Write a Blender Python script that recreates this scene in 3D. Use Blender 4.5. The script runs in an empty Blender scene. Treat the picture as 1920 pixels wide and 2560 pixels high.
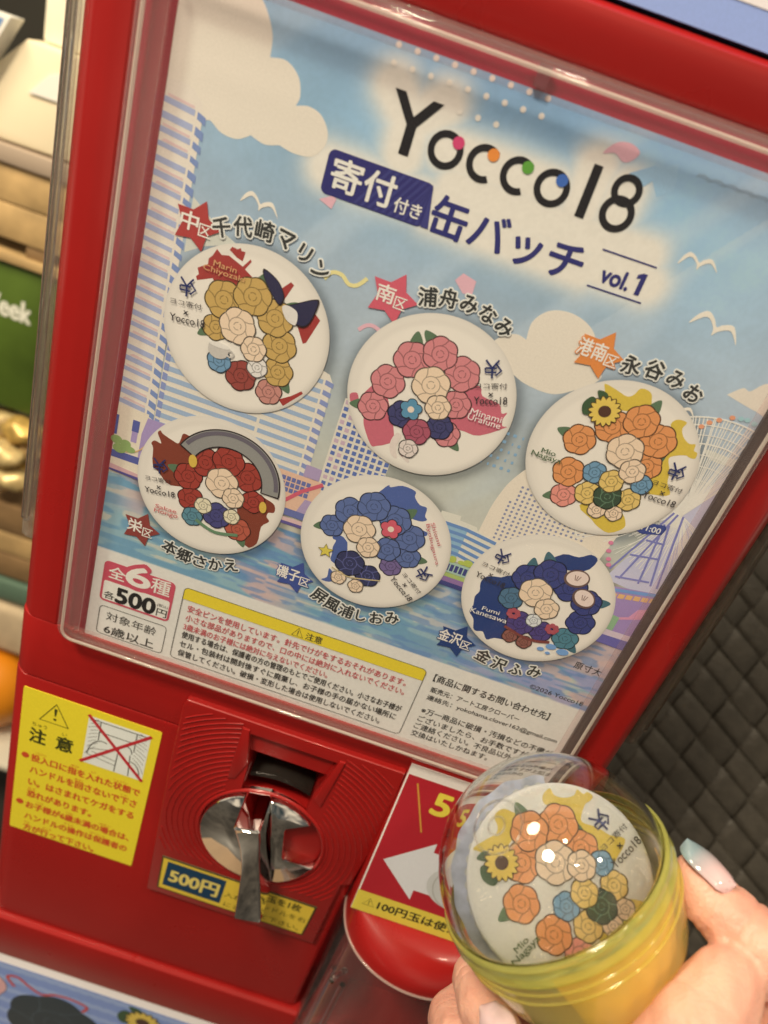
import bpy, bmesh, math, random
import numpy as np
from mathutils import Vector, Matrix

random.seed(7)
MM = 0.001
sc = bpy.context.scene
COL = sc.collection

# ------------------------------------------------------------------ camera
CAM_LOC = (96.841, -246.428, 240.916)                 # millimetres
CR = (0.94419301, 0.13949764, 0.29839567)
CU = (-0.32867365, 0.45881803, 0.82550569)
CF = (0.02175322, 0.87751149, -0.47906197)
cd = bpy.data.cameras.new('camera')
cam = bpy.data.objects.new('camera', cd)
COL.objects.link(cam)
m = Matrix(((CR[0], CU[0], -CF[0], CAM_LOC[0] * MM), (CR[1], CU[1], -CF[1], CAM_LOC[1] * MM),
            (CR[2], CU[2], -CF[2], CAM_LOC[2] * MM), (0, 0, 0, 1)))
cam.matrix_world = m
cd.sensor_fit = 'HORIZONTAL'
cd.sensor_width = 36.0
cd.lens = 36.0 * 1923.0 / 1920.0
cd.clip_start = 0.01
cd.clip_end = 50
cd.dof.use_dof = True
cd.dof.focus_distance = 0.282
cd.dof.aperture_fstop = 11.0
sc.camera = cam

# ------------------------------------------------------------------ world and lamps
w = bpy.data.worlds.new('World')
sc.world = w
w.use_nodes = True
nt = w.node_tree
bg = nt.nodes['Background']
tc = nt.nodes.new('ShaderNodeTexCoord')
nz = nt.nodes.new('ShaderNodeTexNoise')
nz.inputs['Scale'].default_value = 2.6
nz.inputs['Detail'].default_value = 2.0
rp = nt.nodes.new('ShaderNodeValToRGB')
e = rp.color_ramp.elements
e[0].position = 0.38; e[0].color = (0.030, 0.040, 0.040, 1)
e[1].position = 0.66; e[1].color = (0.62, 0.51, 0.37, 1)
k = e.new(0.50); k.color = (0.16, 0.14, 0.115, 1)
nt.links.new(tc.outputs['Generated'], nz.inputs['Vector'])
nt.links.new(nz.outputs['Fac'], rp.inputs['Fac'])
nt.links.new(rp.outputs['Color'], bg.inputs['Color'])
bg.inputs['Strength'].default_value = 1.25


def lamp(name, loc, target, size, power, col, shape='DISK'):
    d = bpy.data.lights.new(name, 'AREA')
    d.shape = shape; d.size = size; d.energy = power; d.color = col
    o = bpy.data.objects.new(name, d); COL.objects.link(o)
    o.location = Vector(loc)
    o.rotation_euler = (Vector(target) - Vector(loc)).to_track_quat('-Z', 'Y').to_euler()
    return o


WARM = (1.0, 0.84, 0.615)
lamp('ceiling_light', (-0.55, -0.75, 1.35), (0.1, 0, 0.05), 0.30, 25.0, WARM)
lamp('ceiling_spotlight', (0.75, -0.55, 1.5), (0.15, 0, 0.05), 0.10, 5.0, WARM)
lamp('ceiling_spotlight', (0.18, -0.95, 1.6), (0.1, 0, 0.05), 0.08, 4.0, WARM)
lamp('ceiling_spotlight', (-0.15, -0.35, 1.5), (0.1, 0, 0.05), 0.08, 3.0, WARM)
lamp('shelf_fill', (-0.55, -0.05, 0.9), (-0.25, 0.35, 0.05), 0.25, 5.6, (1.0, 0.84, 0.6))  # unseen fill lamp added to brighten the goods at the left

vs = sc.view_settings
vs.view_transform = 'Standard'; vs.look = 'None'; vs.exposure = 0.10; vs.gamma = 1.0
vs.use_curve_mapping = False
sc.cycles.max_bounces = 10
sc.cycles.transparent_max_bounces = 24
sc.cycles.use_denoising = True
sc.cycles.sample_clamp_indirect = 6.0

# ------------------------------------------------------------------ colours and materials


def lin(v):
    v = v / 255.0
    return v / 12.92 if v <= 0.04045 else ((v + 0.055) / 1.055) ** 2.4


WP = (lin(238), lin(226), lin(206))


def C(r, g, b):
    """albedo of a printed or painted colour that reads (r, g, b) beside white paper under the warm lamps"""
    return tuple(min(0.88, lin(x) / q * 0.82) for x, q in zip((r, g, b), WP))


def mat(name, base=(.8, .8, .8), rough=.5, metal=0.0, spec=.5, coat=0.0, noise=0.0, nscale=300.0, bump=0.0, bscale=400.0,
        sss=0.0, sssr=(.01, .004, .002), vcol=False, emit=None, coat_rough=.05, rvar=0.0):
    mt = bpy.data.materials.new(name); mt.use_nodes = True
    n = mt.node_tree; L = n.links
    b = n.nodes['Principled BSDF']
    b.inputs['Base Color'].default_value = (*base, 1)
    b.inputs['Roughness'].default_value = rough
    b.inputs['Metallic'].default_value = metal
    b.inputs['Specular IOR Level'].default_value = spec
    b.inputs['Coat Weight'].default_value = coat
    b.inputs['Coat Roughness'].default_value = coat_rough
    t = n.nodes.new('ShaderNodeTexCoord')
    src = None
    if vcol:
        a = n.nodes.new('ShaderNodeVertexColor'); a.layer_name = 'Col'
        src = a.outputs['Color']; L.new(src, b.inputs['Base Color'])
    if noise > 0:
        z = n.nodes.new('ShaderNodeTexNoise'); z.inputs['Scale'].default_value = nscale; z.inputs['Detail'].default_value = 4
        L.new(t.outputs['Object'], z.inputs['Vector'])
        r = n.nodes.new('ShaderNodeMapRange')
        r.inputs['From Min'].default_value = .25; r.inputs['From Max'].default_value = .75
        r.inputs['To Min'].default_value = 1 - noise; r.inputs['To Max'].default_value = 1 + noise
        L.new(z.outputs['Fac'], r.inputs['Value'])
        x = n.nodes.new('ShaderNodeVectorMath'); x.operation = 'SCALE'
        if src is None:
            x.inputs[0].default_value = base
        else:
            L.new(src, x.inputs[0])
        L.new(r.outputs['Result'], x.inputs['Scale'])
        L.new(x.outputs['Vector'], b.inputs['Base Color'])
    if rvar > 0:
        z2 = n.nodes.new('ShaderNodeTexNoise'); z2.inputs['Scale'].default_value = 40; z2.inputs['Detail'].default_value = 5
        L.new(t.outputs['Object'], z2.inputs['Vector'])
        r2 = n.nodes.new('ShaderNodeMapRange')
        r2.inputs['To Min'].default_value = max(.02, rough - rvar); r2.inputs['To Max'].default_value = rough + rvar
        L.new(z2.outputs['Fac'], r2.inputs['Value']); L.new(r2.outputs['Result'], b.inputs['Roughness'])
    if bump > 0:
        z3 = n.nodes.new('ShaderNodeTexNoise'); z3.inputs['Scale'].default_value = bscale; z3.inputs['Detail'].default_value = 5
        L.new(t.outputs['Object'], z3.inputs['Vector'])
        p = n.nodes.new('ShaderNodeBump'); p.inputs['Strength'].default_value = bump; p.inputs['Distance'].default_value = .001
        L.new(z3.outputs['Fac'], p.inputs['Height']); L.new(p.outputs['Normal'], b.inputs['Normal'])
    if sss > 0:
        b.inputs['Subsurface Weight'].default_value = sss
        b.inputs['Subsurface Radius'].default_value = sssr
        b.inputs['Subsurface Scale'].default_value = 1.0
    return mt


def clear(name, tint=(.97, .97, .97), haze=.06, hazecol=(.9, .85, .82), rough=.05, refl=1.0, bump=0.0, bscale=60, edge=.0, fres=1.45, bdist=.002, glass=0.0):
    """thin clear plastic: light goes straight through, the surface reflects, a little is scattered"""
    mt = bpy.data.materials.new(name); mt.use_nodes = True
    n = mt.node_tree; L = n.links; n.nodes.clear()
    out = n.nodes.new('ShaderNodeOutputMaterial')
    tr = n.nodes.new('ShaderNodeBsdfTransparent'); tr.inputs['Color'].default_value = (*tint, 1)
    df = n.nodes.new('ShaderNodeBsdfDiffuse'); df.inputs['Color'].default_value = (*hazecol, 1)
    tl = n.nodes.new('ShaderNodeBsdfTranslucent'); tl.inputs['Color'].default_value = (*hazecol, 1)
    sc_ = n.nodes.new('ShaderNodeMixShader'); sc_.inputs[0].default_value = .5
    L.new(df.outputs[0], sc_.inputs[1]); L.new(tl.outputs[0], sc_.inputs[2])
    m1 = n.nodes.new('ShaderNodeMixShader')
    lw = n.nodes.new('ShaderNodeLayerWeight'); lw.inputs['Blend'].default_value = .35
    mr = n.nodes.new('ShaderNodeMapRange')
    mr.inputs['To Min'].default_value = haze; mr.inputs['To Max'].default_value = min(.95, haze + edge)
    L.new(lw.outputs['Facing'], mr.inputs['Value']); L.new(mr.outputs['Result'], m1.inputs[0])
    L.new(tr.outputs[0], m1.inputs[1]); L.new(sc_.outputs[0], m1.inputs[2])
    gl = n.nodes.new('ShaderNodeBsdfGlossy'); gl.inputs['Roughness'].default_value = rough
    gl.inputs['Color'].default_value = (refl, refl, refl, 1)
    fr = n.nodes.new('ShaderNodeFresnel')
    ge = n.nodes.new('ShaderNodeNewGeometry'); io = n.nodes.new('ShaderNodeMapRange')      # thin sheet: same reflection from both sides
    io.inputs['To Min'].default_value = fres; io.inputs['To Max'].default_value = 1 / fres
    L.new(ge.outputs['Backfacing'], io.inputs['Value']); L.new(io.outputs['Result'], fr.inputs['IOR'])
    m2 = n.nodes.new('ShaderNodeMixShader')
    L.new(fr.outputs[0], m2.inputs[0]); L.new(m1.outputs[0], m2.inputs[1]); L.new(gl.outputs[0], m2.inputs[2])
    L.new(m2.outputs[0], out.inputs['Surface'])
    if glass > 0:
        gs = n.nodes.new('ShaderNodeBsdfGlass'); gs.inputs['IOR'].default_value = 1.46; gs.inputs['Roughness'].default_value = .01
        m3 = n.nodes.new('ShaderNodeMixShader'); m3.inputs[0].default_value = glass
        L.new(m2.outputs[0], m3.inputs[1]); L.new(gs.outputs[0], m3.inputs[2]); L.new(m3.outputs[0], out.inputs['Surface'])
    if bump > 0:
        t = n.nodes.new('ShaderNodeTexCoord')
        z = n.nodes.new('ShaderNodeTexNoise'); z.inputs['Scale'].default_value = bscale; z.inputs['Detail'].default_value = 3
        p = n.nodes.new('ShaderNodeBump'); p.inputs['Strength'].default_value = bump; p.inputs['Distance'].default_value = bdist
        L.new(t.outputs['Object'], z.inputs['Vector']); L.new(z.outputs['Fac'], p.inputs['Height'])
        for q in (gl, df, fr):
            L.new(p.outputs['Normal'], q.inputs['Normal'])
    return mt


_inks = {}


def ink(r, g, b, rough=.42):
    key = (r, g, b, rough)
    if key not in _inks:
        _inks[key] = mat('ink_%02x%02x%02x' % (int(r), int(g), int(b)), C(r, g, b), rough, spec=.4, noise=.05, nscale=1500)
    return _inks[key]


RED = mat('red_plastic', (.315, .0095, .009), .30, spec=.45, coat=.2, noise=.04, nscale=30, bump=.02, bscale=1800, rvar=.09)
RED2 = mat('red_recess_plastic', (.36, .010, .014), .35, spec=.5)
CHROME = mat('chrome', (.86, .86, .84), .045, metal=1.0)


def curve_chrome(name, axis, centre, radius):
    """chrome whose face is pressed to a slight curve: axis None = dome about centre, else bent along that axis"""
    mt = mat(name, (.86, .86, .84), .045, metal=1.0); n = mt.node_tree
    t = n.nodes.new('ShaderNodeTexCoord'); v = n.nodes.new('ShaderNodeVectorMath'); v.operation = 'SUBTRACT'
    n.links.new(t.outputs['Object'], v.inputs[0]); v.inputs[1].default_value = centre
    d = n.nodes.new('ShaderNodeVectorMath'); d.operation = 'DOT_PRODUCT'
    if axis is None:
        f = n.nodes.new('ShaderNodeVectorMath'); f.operation = 'MULTIPLY'; f.inputs[1].default_value = (1, 0, 1)
        n.links.new(v.outputs[0], f.inputs[0]); n.links.new(f.outputs[0], d.inputs[0]); n.links.new(f.outputs[0], d.inputs[1]); q = d.outputs['Value']
    else:
        n.links.new(v.outputs[0], d.inputs[0]); d.inputs[1].default_value = axis
        m_ = n.nodes.new('ShaderNodeMath'); m_.operation = 'MULTIPLY'; n.links.new(d.outputs['Value'], m_.inputs[0]); n.links.new(d.outputs['Value'], m_.inputs[1]); q = m_.outputs[0]
    k = n.nodes.new('ShaderNodeMath'); k.operation = 'MULTIPLY'; k.inputs[1].default_value = -1 / (2 * radius); n.links.new(q, k.inputs[0])
    p = n.nodes.new('ShaderNodeBump'); p.inputs['Strength'].default_value = 1.0; p.inputs['Distance'].default_value = 1.0
    n.links.new(k.outputs[0], p.inputs['Height']); n.links.new(p.outputs['Normal'], n.nodes['Principled BSDF'].inputs['Normal'])
    return mt


CHROME_SEG = curve_chrome('domed_chrome', None, (0.0, 0, .298), .060)
BLACK = mat('gap_black', (.012, .011, .012), .45)
DARKSLOT = mat('dark_metal', (.014, .011, .009), .4, spec=.4)
RED3 = mat('shaded_slot_red', (.24, .008, .008), .55, spec=.25)  # body red darkened for the shade inside the coin slot
PLATE = clear('clear_cover_sheet', (.985, .985, .985), .008, (.9, .82, .8), .04, .5)
RIM = clear('clear_cover_rim', (.97, .93, .93), .045, (.88, .70, .68), .05, 1.0, edge=.14)
RIDGE = mat('acrylic_edge', (.97, .97, .95), .02, spec=.5)
RIDGE.node_tree.nodes['Principled BSDF'].inputs['Transmission Weight'].default_value = 1.0
RIDGEW = clear('white_rim_highlight', (.97, .95, .93), .42, (.95, .92, .85), .04, 1.0, edge=.25, fres=1.9)  # white haze colour stands in for the rim's bright highlight line
SIDEW0 = clear('clear_side_acrylic', (.94, .94, .92), .10, (.80, .78, .70), .05, 1.0, edge=.2)
SIDEW = mat('clear_acrylic', (.93, .93, .90), .03, spec=.5)
SIDEW.node_tree.nodes['Principled BSDF'].inputs['Transmission Weight'].default_value = 1.0
SIDEWD = clear('dimmed_side_acrylic', (.72, .70, .66), .06, (.5, .46, .42), .05, 1.0, edge=.1)  # same side acrylic, coloured darker for the dim right window
PINKCLEAR = clear('clear_chute_plastic', (.90, .84, .85), .02, (.85, .72, .74), .07, 1.0, edge=.06)
DOME = clear('clear_capsule_plastic', (.985, .985, .985), .012, (.88, .87, .82), .035, 1.0, edge=.12, glass=1.0)
YELLOW = clear('yellow_capsule_plastic', (.98, .96, .58), .22, (.94, .88, .34), .08, .95, edge=.35, bump=.08, bscale=60)
FILM = clear('crinkled_film', (.97, .97, .955), .05, (.86, .85, .80), .08, 1.0, bump=1.0, bscale=70, bdist=.006)
PAPER = mat('poster_paper', rough=.38, vcol=True, spec=.4, bump=.03, bscale=22)
PRINTV = mat('badge_print', rough=.34, vcol=True, spec=.45)

# ------------------------------------------------------------------ mesh helpers


def frame(o, ex, ez):
    ex = Vector(ex).normalized(); ez = Vector(ez).normalized()
    return (Vector(o), ex, ez, ex.cross(ez))


def at(F, u, v, h=0.0):
    return F[0] + F[1] * u + F[2] * v + F[3] * h


class MB:
    def __init__(s):
        s.v = []; s.f = []; s.k = 0

    def add(s, vs, fs):
        b = len(s.v)
        s.v += [tuple(p) for p in vs]
        s.f += [tuple(b + i for i in f) for f in fs]

    def eps(s):
        s.k += 1
        return .0007 * (s.k % 40)

    # ---- flat art on a frame, h = height above the sheet (mm)
    def poly(s, F, pts, h):
        a = sum(pts[i - 1][0] * pts[i][1] - pts[i][0] * pts[i - 1][1] for i in range(len(pts)))
        if a < 0:
            pts = pts[::-1]
        h += s.eps()
        s.add([at(F, u, v, h) for u, v in pts], [tuple(range(len(pts)))])

    def rect(s, F, u0, v0, u1, v1, h):
        s.poly(F, [(u0, v0), (u1, v0), (u1, v1), (u0, v1)], h)

    def rrect(s, F, u0, v0, u1, v1, r, h):
        s.poly(F, rr(u0, v0, u1, v1, r), h)

    def ell(s, F, u, v, a, b, h, rot=0, n=40):
        c, d = math.cos(rot), math.sin(rot)
        s.poly(F, [(u + a * math.cos(t) * c - b * math.sin(t) * d, v + a * math.cos(t) * d + b * math.sin(t) * c)
                   for t in [2 * math.pi * i / n for i in range(n)]], h)

    def ring(s, F, u, v, r0, r1, h, a0=0, a1=2 * math.pi, n=48):
        closed = abs(a1 - a0) > 6.28
        h += s.eps()
        k = n if closed else n + 1
        vs = []
        for i in range(k):
            t = a0 + (a1 - a0) * i / n
            vs += [at(F, u + r0 * math.cos(t), v + r0 * math.sin(t), h), at(F, u + r1 * math.cos(t), v + r1 * math.sin(t), h)]
        fs = []
        for i in range(n):
            a = 2 * i; b = 2 * ((i + 1) % k)
            fs.append((a, a + 1, b + 1, b))
        s.add(vs, fs)

    def line(s, F, pts, wd, h, closed=False, taper=None):
        n = len(pts)
        if n < 2:
            return
        h += s.eps()
        vs = []
        for i in range(n):
            p0 = pts[i - 1] if (i > 0 or closed) else pts[i]
            p1 = pts[(i + 1) % n] if (i < n - 1 or closed) else pts[i]
            d = (p1[0] - p0[0], p1[1] - p0[1]); l = math.hypot(*d) or 1
            nx, ny = -d[1] / l, d[0] / l
            q = wd / 2 * (taper[i] if taper else 1)
            vs += [at(F, pts[i][0] - nx * q, pts[i][1] - ny * q, h), at(F, pts[i][0] + nx * q, pts[i][1] + ny * q, h)]
        fs = []
        for i in range(n if closed else n - 1):
            a = 2 * i; b = 2 * ((i + 1) % n)
            fs.append((a, b, b + 1, a + 1))
        s.add(vs, fs)

    def text(s, F, body, box, h, bold=0.0, rot=0.0):
        """ink box (u0, v0, u1, v1); rot turns it about (u0, v0)"""
        tv, tf, wem, hem = glyphs(body)
        u0, v0, u1, v1 = box
        c, d = math.cos(rot), math.sin(rot)
        em = (v1 - v0) / hem
        nc = 0 if bold < .006 else (6 if bold < .05 else 14)
        for k_ in range(nc + 1):
            r = bold * em if k_ else 0
            dx = r * math.cos(2 * math.pi * k_ / max(1, nc)); dy = r * math.sin(2 * math.pi * k_ / max(1, nc))
            hh = h - .0016 * k_ + s.eps() * .2
            vs = []
            for x, y in tv:
                X = x * (u1 - u0) + dx; Y = y * (v1 - v0) + dy
                vs.append(at(F, u0 + X * c - Y * d, v0 + X * d + Y * c, hh))
            s.add(vs, tf)

    # ---- solids
    def box(s, lo, hi):
        x0, y0, z0 = lo; x1, y1, z1 = hi
        s.add([(x0, y0, z0), (x1, y0, z0), (x1, y1, z0), (x0, y1, z0), (x0, y0, z1), (x1, y0, z1), (x1, y1, z1), (x0, y1, z1)],
              [(0, 3, 2, 1), (4, 5, 6, 7), (0, 1, 5, 4), (1, 2, 6, 5), (2, 3, 7, 6), (3, 0, 4, 7)])

    def prism(s, F, pts, h0, h1, bevel=0.0, seg=2):
        """polygon in a frame, from height h0 (back) to h1 (front), with its front edges rounded"""
        a = sum(pts[i - 1][0] * pts[i][1] - pts[i][0] * pts[i - 1][1] for i in range(len(pts)))
        if a < 0:
            pts = pts[::-1]
        bm = bmesh.new()
        lo = [bm.verts.new(at(F, u, v, h0)) for u, v in pts]
        hi = [bm.verts.new(at(F, u, v, h1)) for u, v in pts]
        n = len(pts)
        bm.faces.new(lo[::-1]); top = bm.faces.new(hi)
        for i in range(n):
            bm.faces.new((lo[i], lo[(i + 1) % n], hi[(i + 1) % n], hi[i]))
        bm.normal_update()
        if bevel > 0:
            bmesh.ops.bevel(bm, geom=list(top.edges), offset=bevel, segments=seg, profile=.5, affect='EDGES')
        s.bm(bm)

    def bm(s, bm):
        bm.verts.index_update()
        s.add([v.co.copy() for v in bm.verts], [[v.index for v in f.verts] for f in bm.faces])
        bm.free()

    def bbox(s, lo, hi, bevel, seg=2):
        bm = bmesh.new()
        t = MB(); t.box(lo, hi)
        vs = [bm.verts.new(p) for p in t.v]
        for f in t.f:
            bm.faces.new([vs[i] for i in f])
        bmesh.ops.bevel(bm, geom=list(bm.edges), offset=bevel, segments=seg, profile=.5, affect='EDGES')
        s.bm(bm)

    def sweep(s, path, prof, closed=False, cap=True):
        """path: list of (origin, e1, e2); prof: closed list of (a, b)"""
        n = len(prof); m_ = len(path)
        vs = [p[0] + p[1] * a + p[2] * b for p in path for a, b in prof]
        fs = []
        for i in range(m_ if closed else m_ - 1):
            for j in range(n):
                a = i * n + j; b = i * n + (j + 1) % n
                c = ((i + 1) % m_) * n + (j + 1) % n; d = ((i + 1) % m_) * n + j
                fs.append((a, b, c, d))
        if cap and not closed:
            fs.append(tuple(range(n))[::-1]); fs.append(tuple((m_ - 1) * n + j for j in range(n)))
        s.add(vs, fs)

    def tube(s, pts, r, n=8):
        pts = [Vector(p) for p in pts]
        path = []
        for i, p in enumerate(pts):
            d = (pts[min(i + 1, len(pts) - 1)] - pts[max(i - 1, 0)]).normalized()
            a = d.cross(Vector((.31, .2, .93))).normalized(); b = d.cross(a)
            path.append((p, a, b))
        rr_ = r if isinstance(r, (list, tuple)) else [r] * len(pts)
        base = len(s.v)
        for (p, a, b), q in zip(path, rr_):
            s.v += [tuple(p + a * q * math.cos(2 * math.pi * j / n) + b * q * math.sin(2 * math.pi * j / n)) for j in range(n)]
        for i in range(len(pts) - 1):
            for j in range(n):
                s.f.append((base + i * n + j, base + i * n + (j + 1) % n, base + (i + 1) * n + (j + 1) % n, base + (i + 1) * n + j))
        s.f.append(tuple(base + j for j in range(n))[::-1]); s.f.append(tuple(base + (len(pts) - 1) * n + j for j in range(n)))

    def lathe(s, F, prof, n=64):
        """prof: (radius, height) along the frame's third axis"""
        base = len(s.v)
        for r, h in prof:
            s.v += [tuple(at(F, r * math.cos(2 * math.pi * j / n), r * math.sin(2 * math.pi * j / n), h)) for j in range(n)]
        for i in range(len(prof) - 1):
            for j in range(n):
                s.f.append((base + i * n + j, base + i * n + (j + 1) % n, base + (i + 1) * n + (j + 1) % n, base + (i + 1) * n + j))

    def build(s, name, material, parent=None, loc=None, smooth=None, boolean=None):
        me = bpy.data.meshes.new(name)
        o = bpy.data.objects.new(name, me); COL.objects.link(o)
        org = origin_of(parent) if parent else Vector(loc or (0, 0, 0))
        me.from_pydata([(np.array(p) - np.array(org)) * MM for p in s.v] if False else [((p[0] - org[0]) * MM, (p[1] - org[1]) * MM, (p[2] - org[2]) * MM) for p in s.v], [], s.f)
        me.validate()
        if parent:
            o.parent = parent; o['_org'] = tuple(org)
        else:
            o.location = org * MM; o['_org'] = tuple(org)
        me.materials.append(material)
        if smooth is not None:
            for p in me.polygons:
                p.use_smooth = True
            me.set_sharp_from_angle(angle=math.radians(smooth))
        return o


def origin_of(o):
    return Vector(o['_org'])


def rr(u0, v0, u1, v1, r, n=6):
    pts = []
    for cx, cy, a in ((u1 - r, v0 + r, -90), (u1 - r, v1 - r, 0), (u0 + r, v1 - r, 90), (u0 + r, v0 + r, 180)):
        for i in range(n + 1):
            t = math.radians(a + 90 * i / n)
            pts.append((cx + r * math.cos(t), cy + r * math.sin(t)))
    return pts


_gl = {}


def glyphs(body):
    key = body
    if key in _gl:
        return _gl[key]
    c = bpy.data.curves.new('t', 'FONT'); c.body = body; c.size = 1; c.resolution_u = 4
    o = bpy.data.objects.new('t', c); COL.objects.link(o)
    me = bpy.data.meshes.new_from_object(o.evaluated_get(bpy.context.evaluated_depsgraph_get()))
    v = np.array([p.co[:2] for p in me.vertices]); f = [tuple(p.vertices) for p in me.polygons]
    flip = [tuple(p.vertices)[::-1] if p.normal.z < 0 else tuple(p.vertices) for p in me.polygons]
    lo = v.min(0); hi = v.max(0)
    v = (v - lo) / np.maximum(hi - lo, 1e-6)
    bpy.data.objects.remove(o); bpy.data.meshes.remove(me); bpy.data.curves.remove(c)
    _gl[key] = (v.tolist(), flip, float(hi[0] - lo[0]), float(hi[1] - lo[1]))
    return _gl[key]


def tag(o, label, cat, group=None, kind=None):
    o['label'] = label
    if cat:
        o['category'] = cat
    if group:
        o['group'] = group
    if kind:
        o['kind'] = kind
    return o


def thing(name, org, label, cat, group=None):
    o = bpy.data.objects.new(name, None); COL.objects.link(o)
    o.empty_display_size = .02
    o.location = Vector(org) * MM; o['_org'] = tuple(org)
    return tag(o, label, cat, group)


def star(u, v, R, r, rot=90, n=5, tips=.0):
    return [(u + (R if i % 2 == 0 else r) * math.cos(math.radians(rot + 180 / n * i)),
             v + (R if i % 2 == 0 else r) * math.sin(math.radians(rot + 180 / n * i))) for i in range(2 * n)]


def smoothpts(pts, n=6, closed=True):
    """Catmull-Rom through pts"""
    out = []; N = len(pts)
    for i in range(N if closed else N - 1):
        p0 = pts[(i - 1) % N] if closed or i > 0 else pts[i]
        p1 = pts[i]; p2 = pts[(i + 1) % N]
        p3 = pts[(i + 2) % N] if closed or i + 2 < N else p2
        for j in range(n):
            t = j / n
            out.append(tuple(.5 * (2 * b + (c - a) * t + (2 * a - 5 * b + 4 * c - d) * t * t + (3 * b - a - 3 * c + d) * t ** 3)
                             for a, b, c, d in zip(p0, p1, p2, p3)))
    if not closed:
        out.append(tuple(pts[-1]))
    return out


FRONT = frame((0, 0, 0), (1, 0, 0), (0, 0, 1))      # u = X, v = Z, h = towards the viewer

# ------------------------------------------------------------------ setting
b = MB(); b.box((-1500, 1100, -700), (1800, 1120, 1500))
tag(b.build('wall', mat('dark_wall', (.035, .033, .026), .7, noise=.3, nscale=3)), 'dark shop wall far behind the machine', None, kind='structure')
b = MB(); b.box((-36, -20, -420), (320, 420, -382))
tag(b.build('counter', mat('counter_wood', (.30, .20, .11), .5, noise=.2, nscale=12)), 'wooden counter under the machine', None, kind='structure')

b = MB(); b.box((-2500, -3000, -760), (2500, 1200, -740))  # out of view; added, with patchy dark tone, for contrast in the chrome
tag(b.build('floor', mat('reflected_floor', (.055, .050, .046), .35, noise=.9, nscale=6)), 'dark unseen shop floor added for the chrome reflections', None, kind='structure')

# ------------------------------------------------------------------ the capsule machine
MACH = thing('capsule_machine', (100, 60, -380), 'glossy red capsule vending machine with a clear poster window and chrome coin dial', 'vending machine')


def pillar(x0, x1, mir):
    """left or right front post with a chamfered outer edge; profile in X-Y, swept along Z"""
    pr_ = [(0, 60), (0, 7.5), (1.2, 5.2), (5.2, 1.0), (6.8, 0.2), (17.2, 0), (18.6, .8), (19.4, 3), (19.4, 60)]
    pts = [(x0 + a, y) if not mir else (x1 - a, y) for a, y in pr_]
    if mir:
        pts = pts[::-1]
    return pts


F_XY = lambda z: frame((0, 0, z), (1, 0, 0), (0, 1, 0))
for pts in (pillar(-30, -10, False), pillar(211, 231, True)):
    b = MB(); b.prism(F_XY(2.6), pts, 0, 270)
    b.build('post', RED, MACH, smooth=30)
OUTL = [(-30.2, 60), (-30.2, 7.5), (-29.4, 5.0), (-27.6, 2.6), (-25.2, .9), (-22.8, .05), (-20, 0)]
b = MB(); b.prism(F_XY(-30.9), OUTL + [(222, 0), (226, .6), (229.5, 3), (231.2, 7.5), (231.2, 60)], 0, 33.2, .8)
b.build('middle_band', RED, MACH, smooth=30)
b = MB(); b.box((-11, 2.6, 1), (212, 9, 258))
b.build('window_back', mat('red_window_back', (.36, .006, .045), .3), MACH)
# top bar: rounded section swept along X
prof = [(60, 256.2), (3, 256.2), (.8, 256.8), (.1, 258.2), (.0, 265), (-.8, 268.5), (-.2, 270.8), (1.6, 272.3), (4, 272.8), (60, 272.8)]
b = MB()
b.sweep([(Vector((x, 0, 0)), Vector((0, 1, 0)), Vector((0, 0, 1))) for x in (-30.2, 231.2)], prof)
b.build('top_bar', RED, MACH, smooth=30)
# header above the bar
b = MB(); b.box((-30, 1.5, 273.8), (231, 60, 282.2)); hd = b.build('header_panel', ink(150, 166, 210, .3), MACH)
b = MB(); b.box((-30, 1.3, 282.3), (231, 60, 340)); b.build('header_border', ink(238, 224, 214, .3), hd)

# coin panel with recess for slot and dial
DC = (100.0, -82.0)
cut = MB()
cut.prism(FRONT, [(80.6, -18.6), (121.4, -18.6), (116.5, -41), (116, -60), (84.5, -60), (84.0, -36)], -16, 8)
cut.prism(FRONT, [(DC[0] + 30.6 * math.cos(t), DC[1] + 30.6 * math.sin(t)) for t in np.linspace(0, 2 * math.pi, 64, endpoint=False)], -1.5, 8)
cutter = cut.build('cutter', RED)


def booled(mb, name, material, parent, smooth=30):
    o = mb.build(name, material, parent, smooth=None)
    bpy.context.view_layer.update()
    md = o.modifiers.new('b', 'BOOLEAN'); md.object = cutter; md.operation = 'DIFFERENCE'; md.solver = 'EXACT'; md.use_self = True
    bpy.context.view_layer.update()
    me = bpy.data.meshes.new_from_object(o.evaluated_get(bpy.context.evaluated_depsgraph_get()))
    o.modifiers.clear(); o.data = me; me.materials.clear(); me.materials.append(material)
    for p in me.polygons:
        p.use_smooth = True; p.material_index = 0
    me.set_sharp_from_angle(angle=math.radians(smooth))
    return o


panel = MB(); panel.prism(F_XY(-212.6), [(x - .5, y) for x, y in OUTL] + [(147.4, 0), (149, .4), (150.2, 1.5), (150.6, 3.2), (150.6, 60)], 0, 180.7, .8, 2)
booled(panel, 'coin_panel', RED, MACH)
plate = MB()
PL = [(50.4, -11.6), (150.6, -11.6), (152.0, -56), (149.6, -94.4), (145.2, -97), (145.0, -148.4), (53.2, -148.4), (49.6, -60), (49.0, -16)]
plate.prism(FRONT, PL, -.6, 3.0, 1.0, 3)
PLATE_O = booled(plate, 'coin_plate', RED, MACH)
bpy.data.objects.remove(cutter)


def inside(p, poly):
    r = False
    for i in range(len(poly)):
        a, c = poly[i - 1], poly[i]
        if (a[1] > p[1]) != (c[1] > p[1]) and p[0] < (c[0] - a[0]) * (p[1] - a[1]) / (c[1] - a[1]) + a[0]:
            r = not r
    return r


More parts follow.
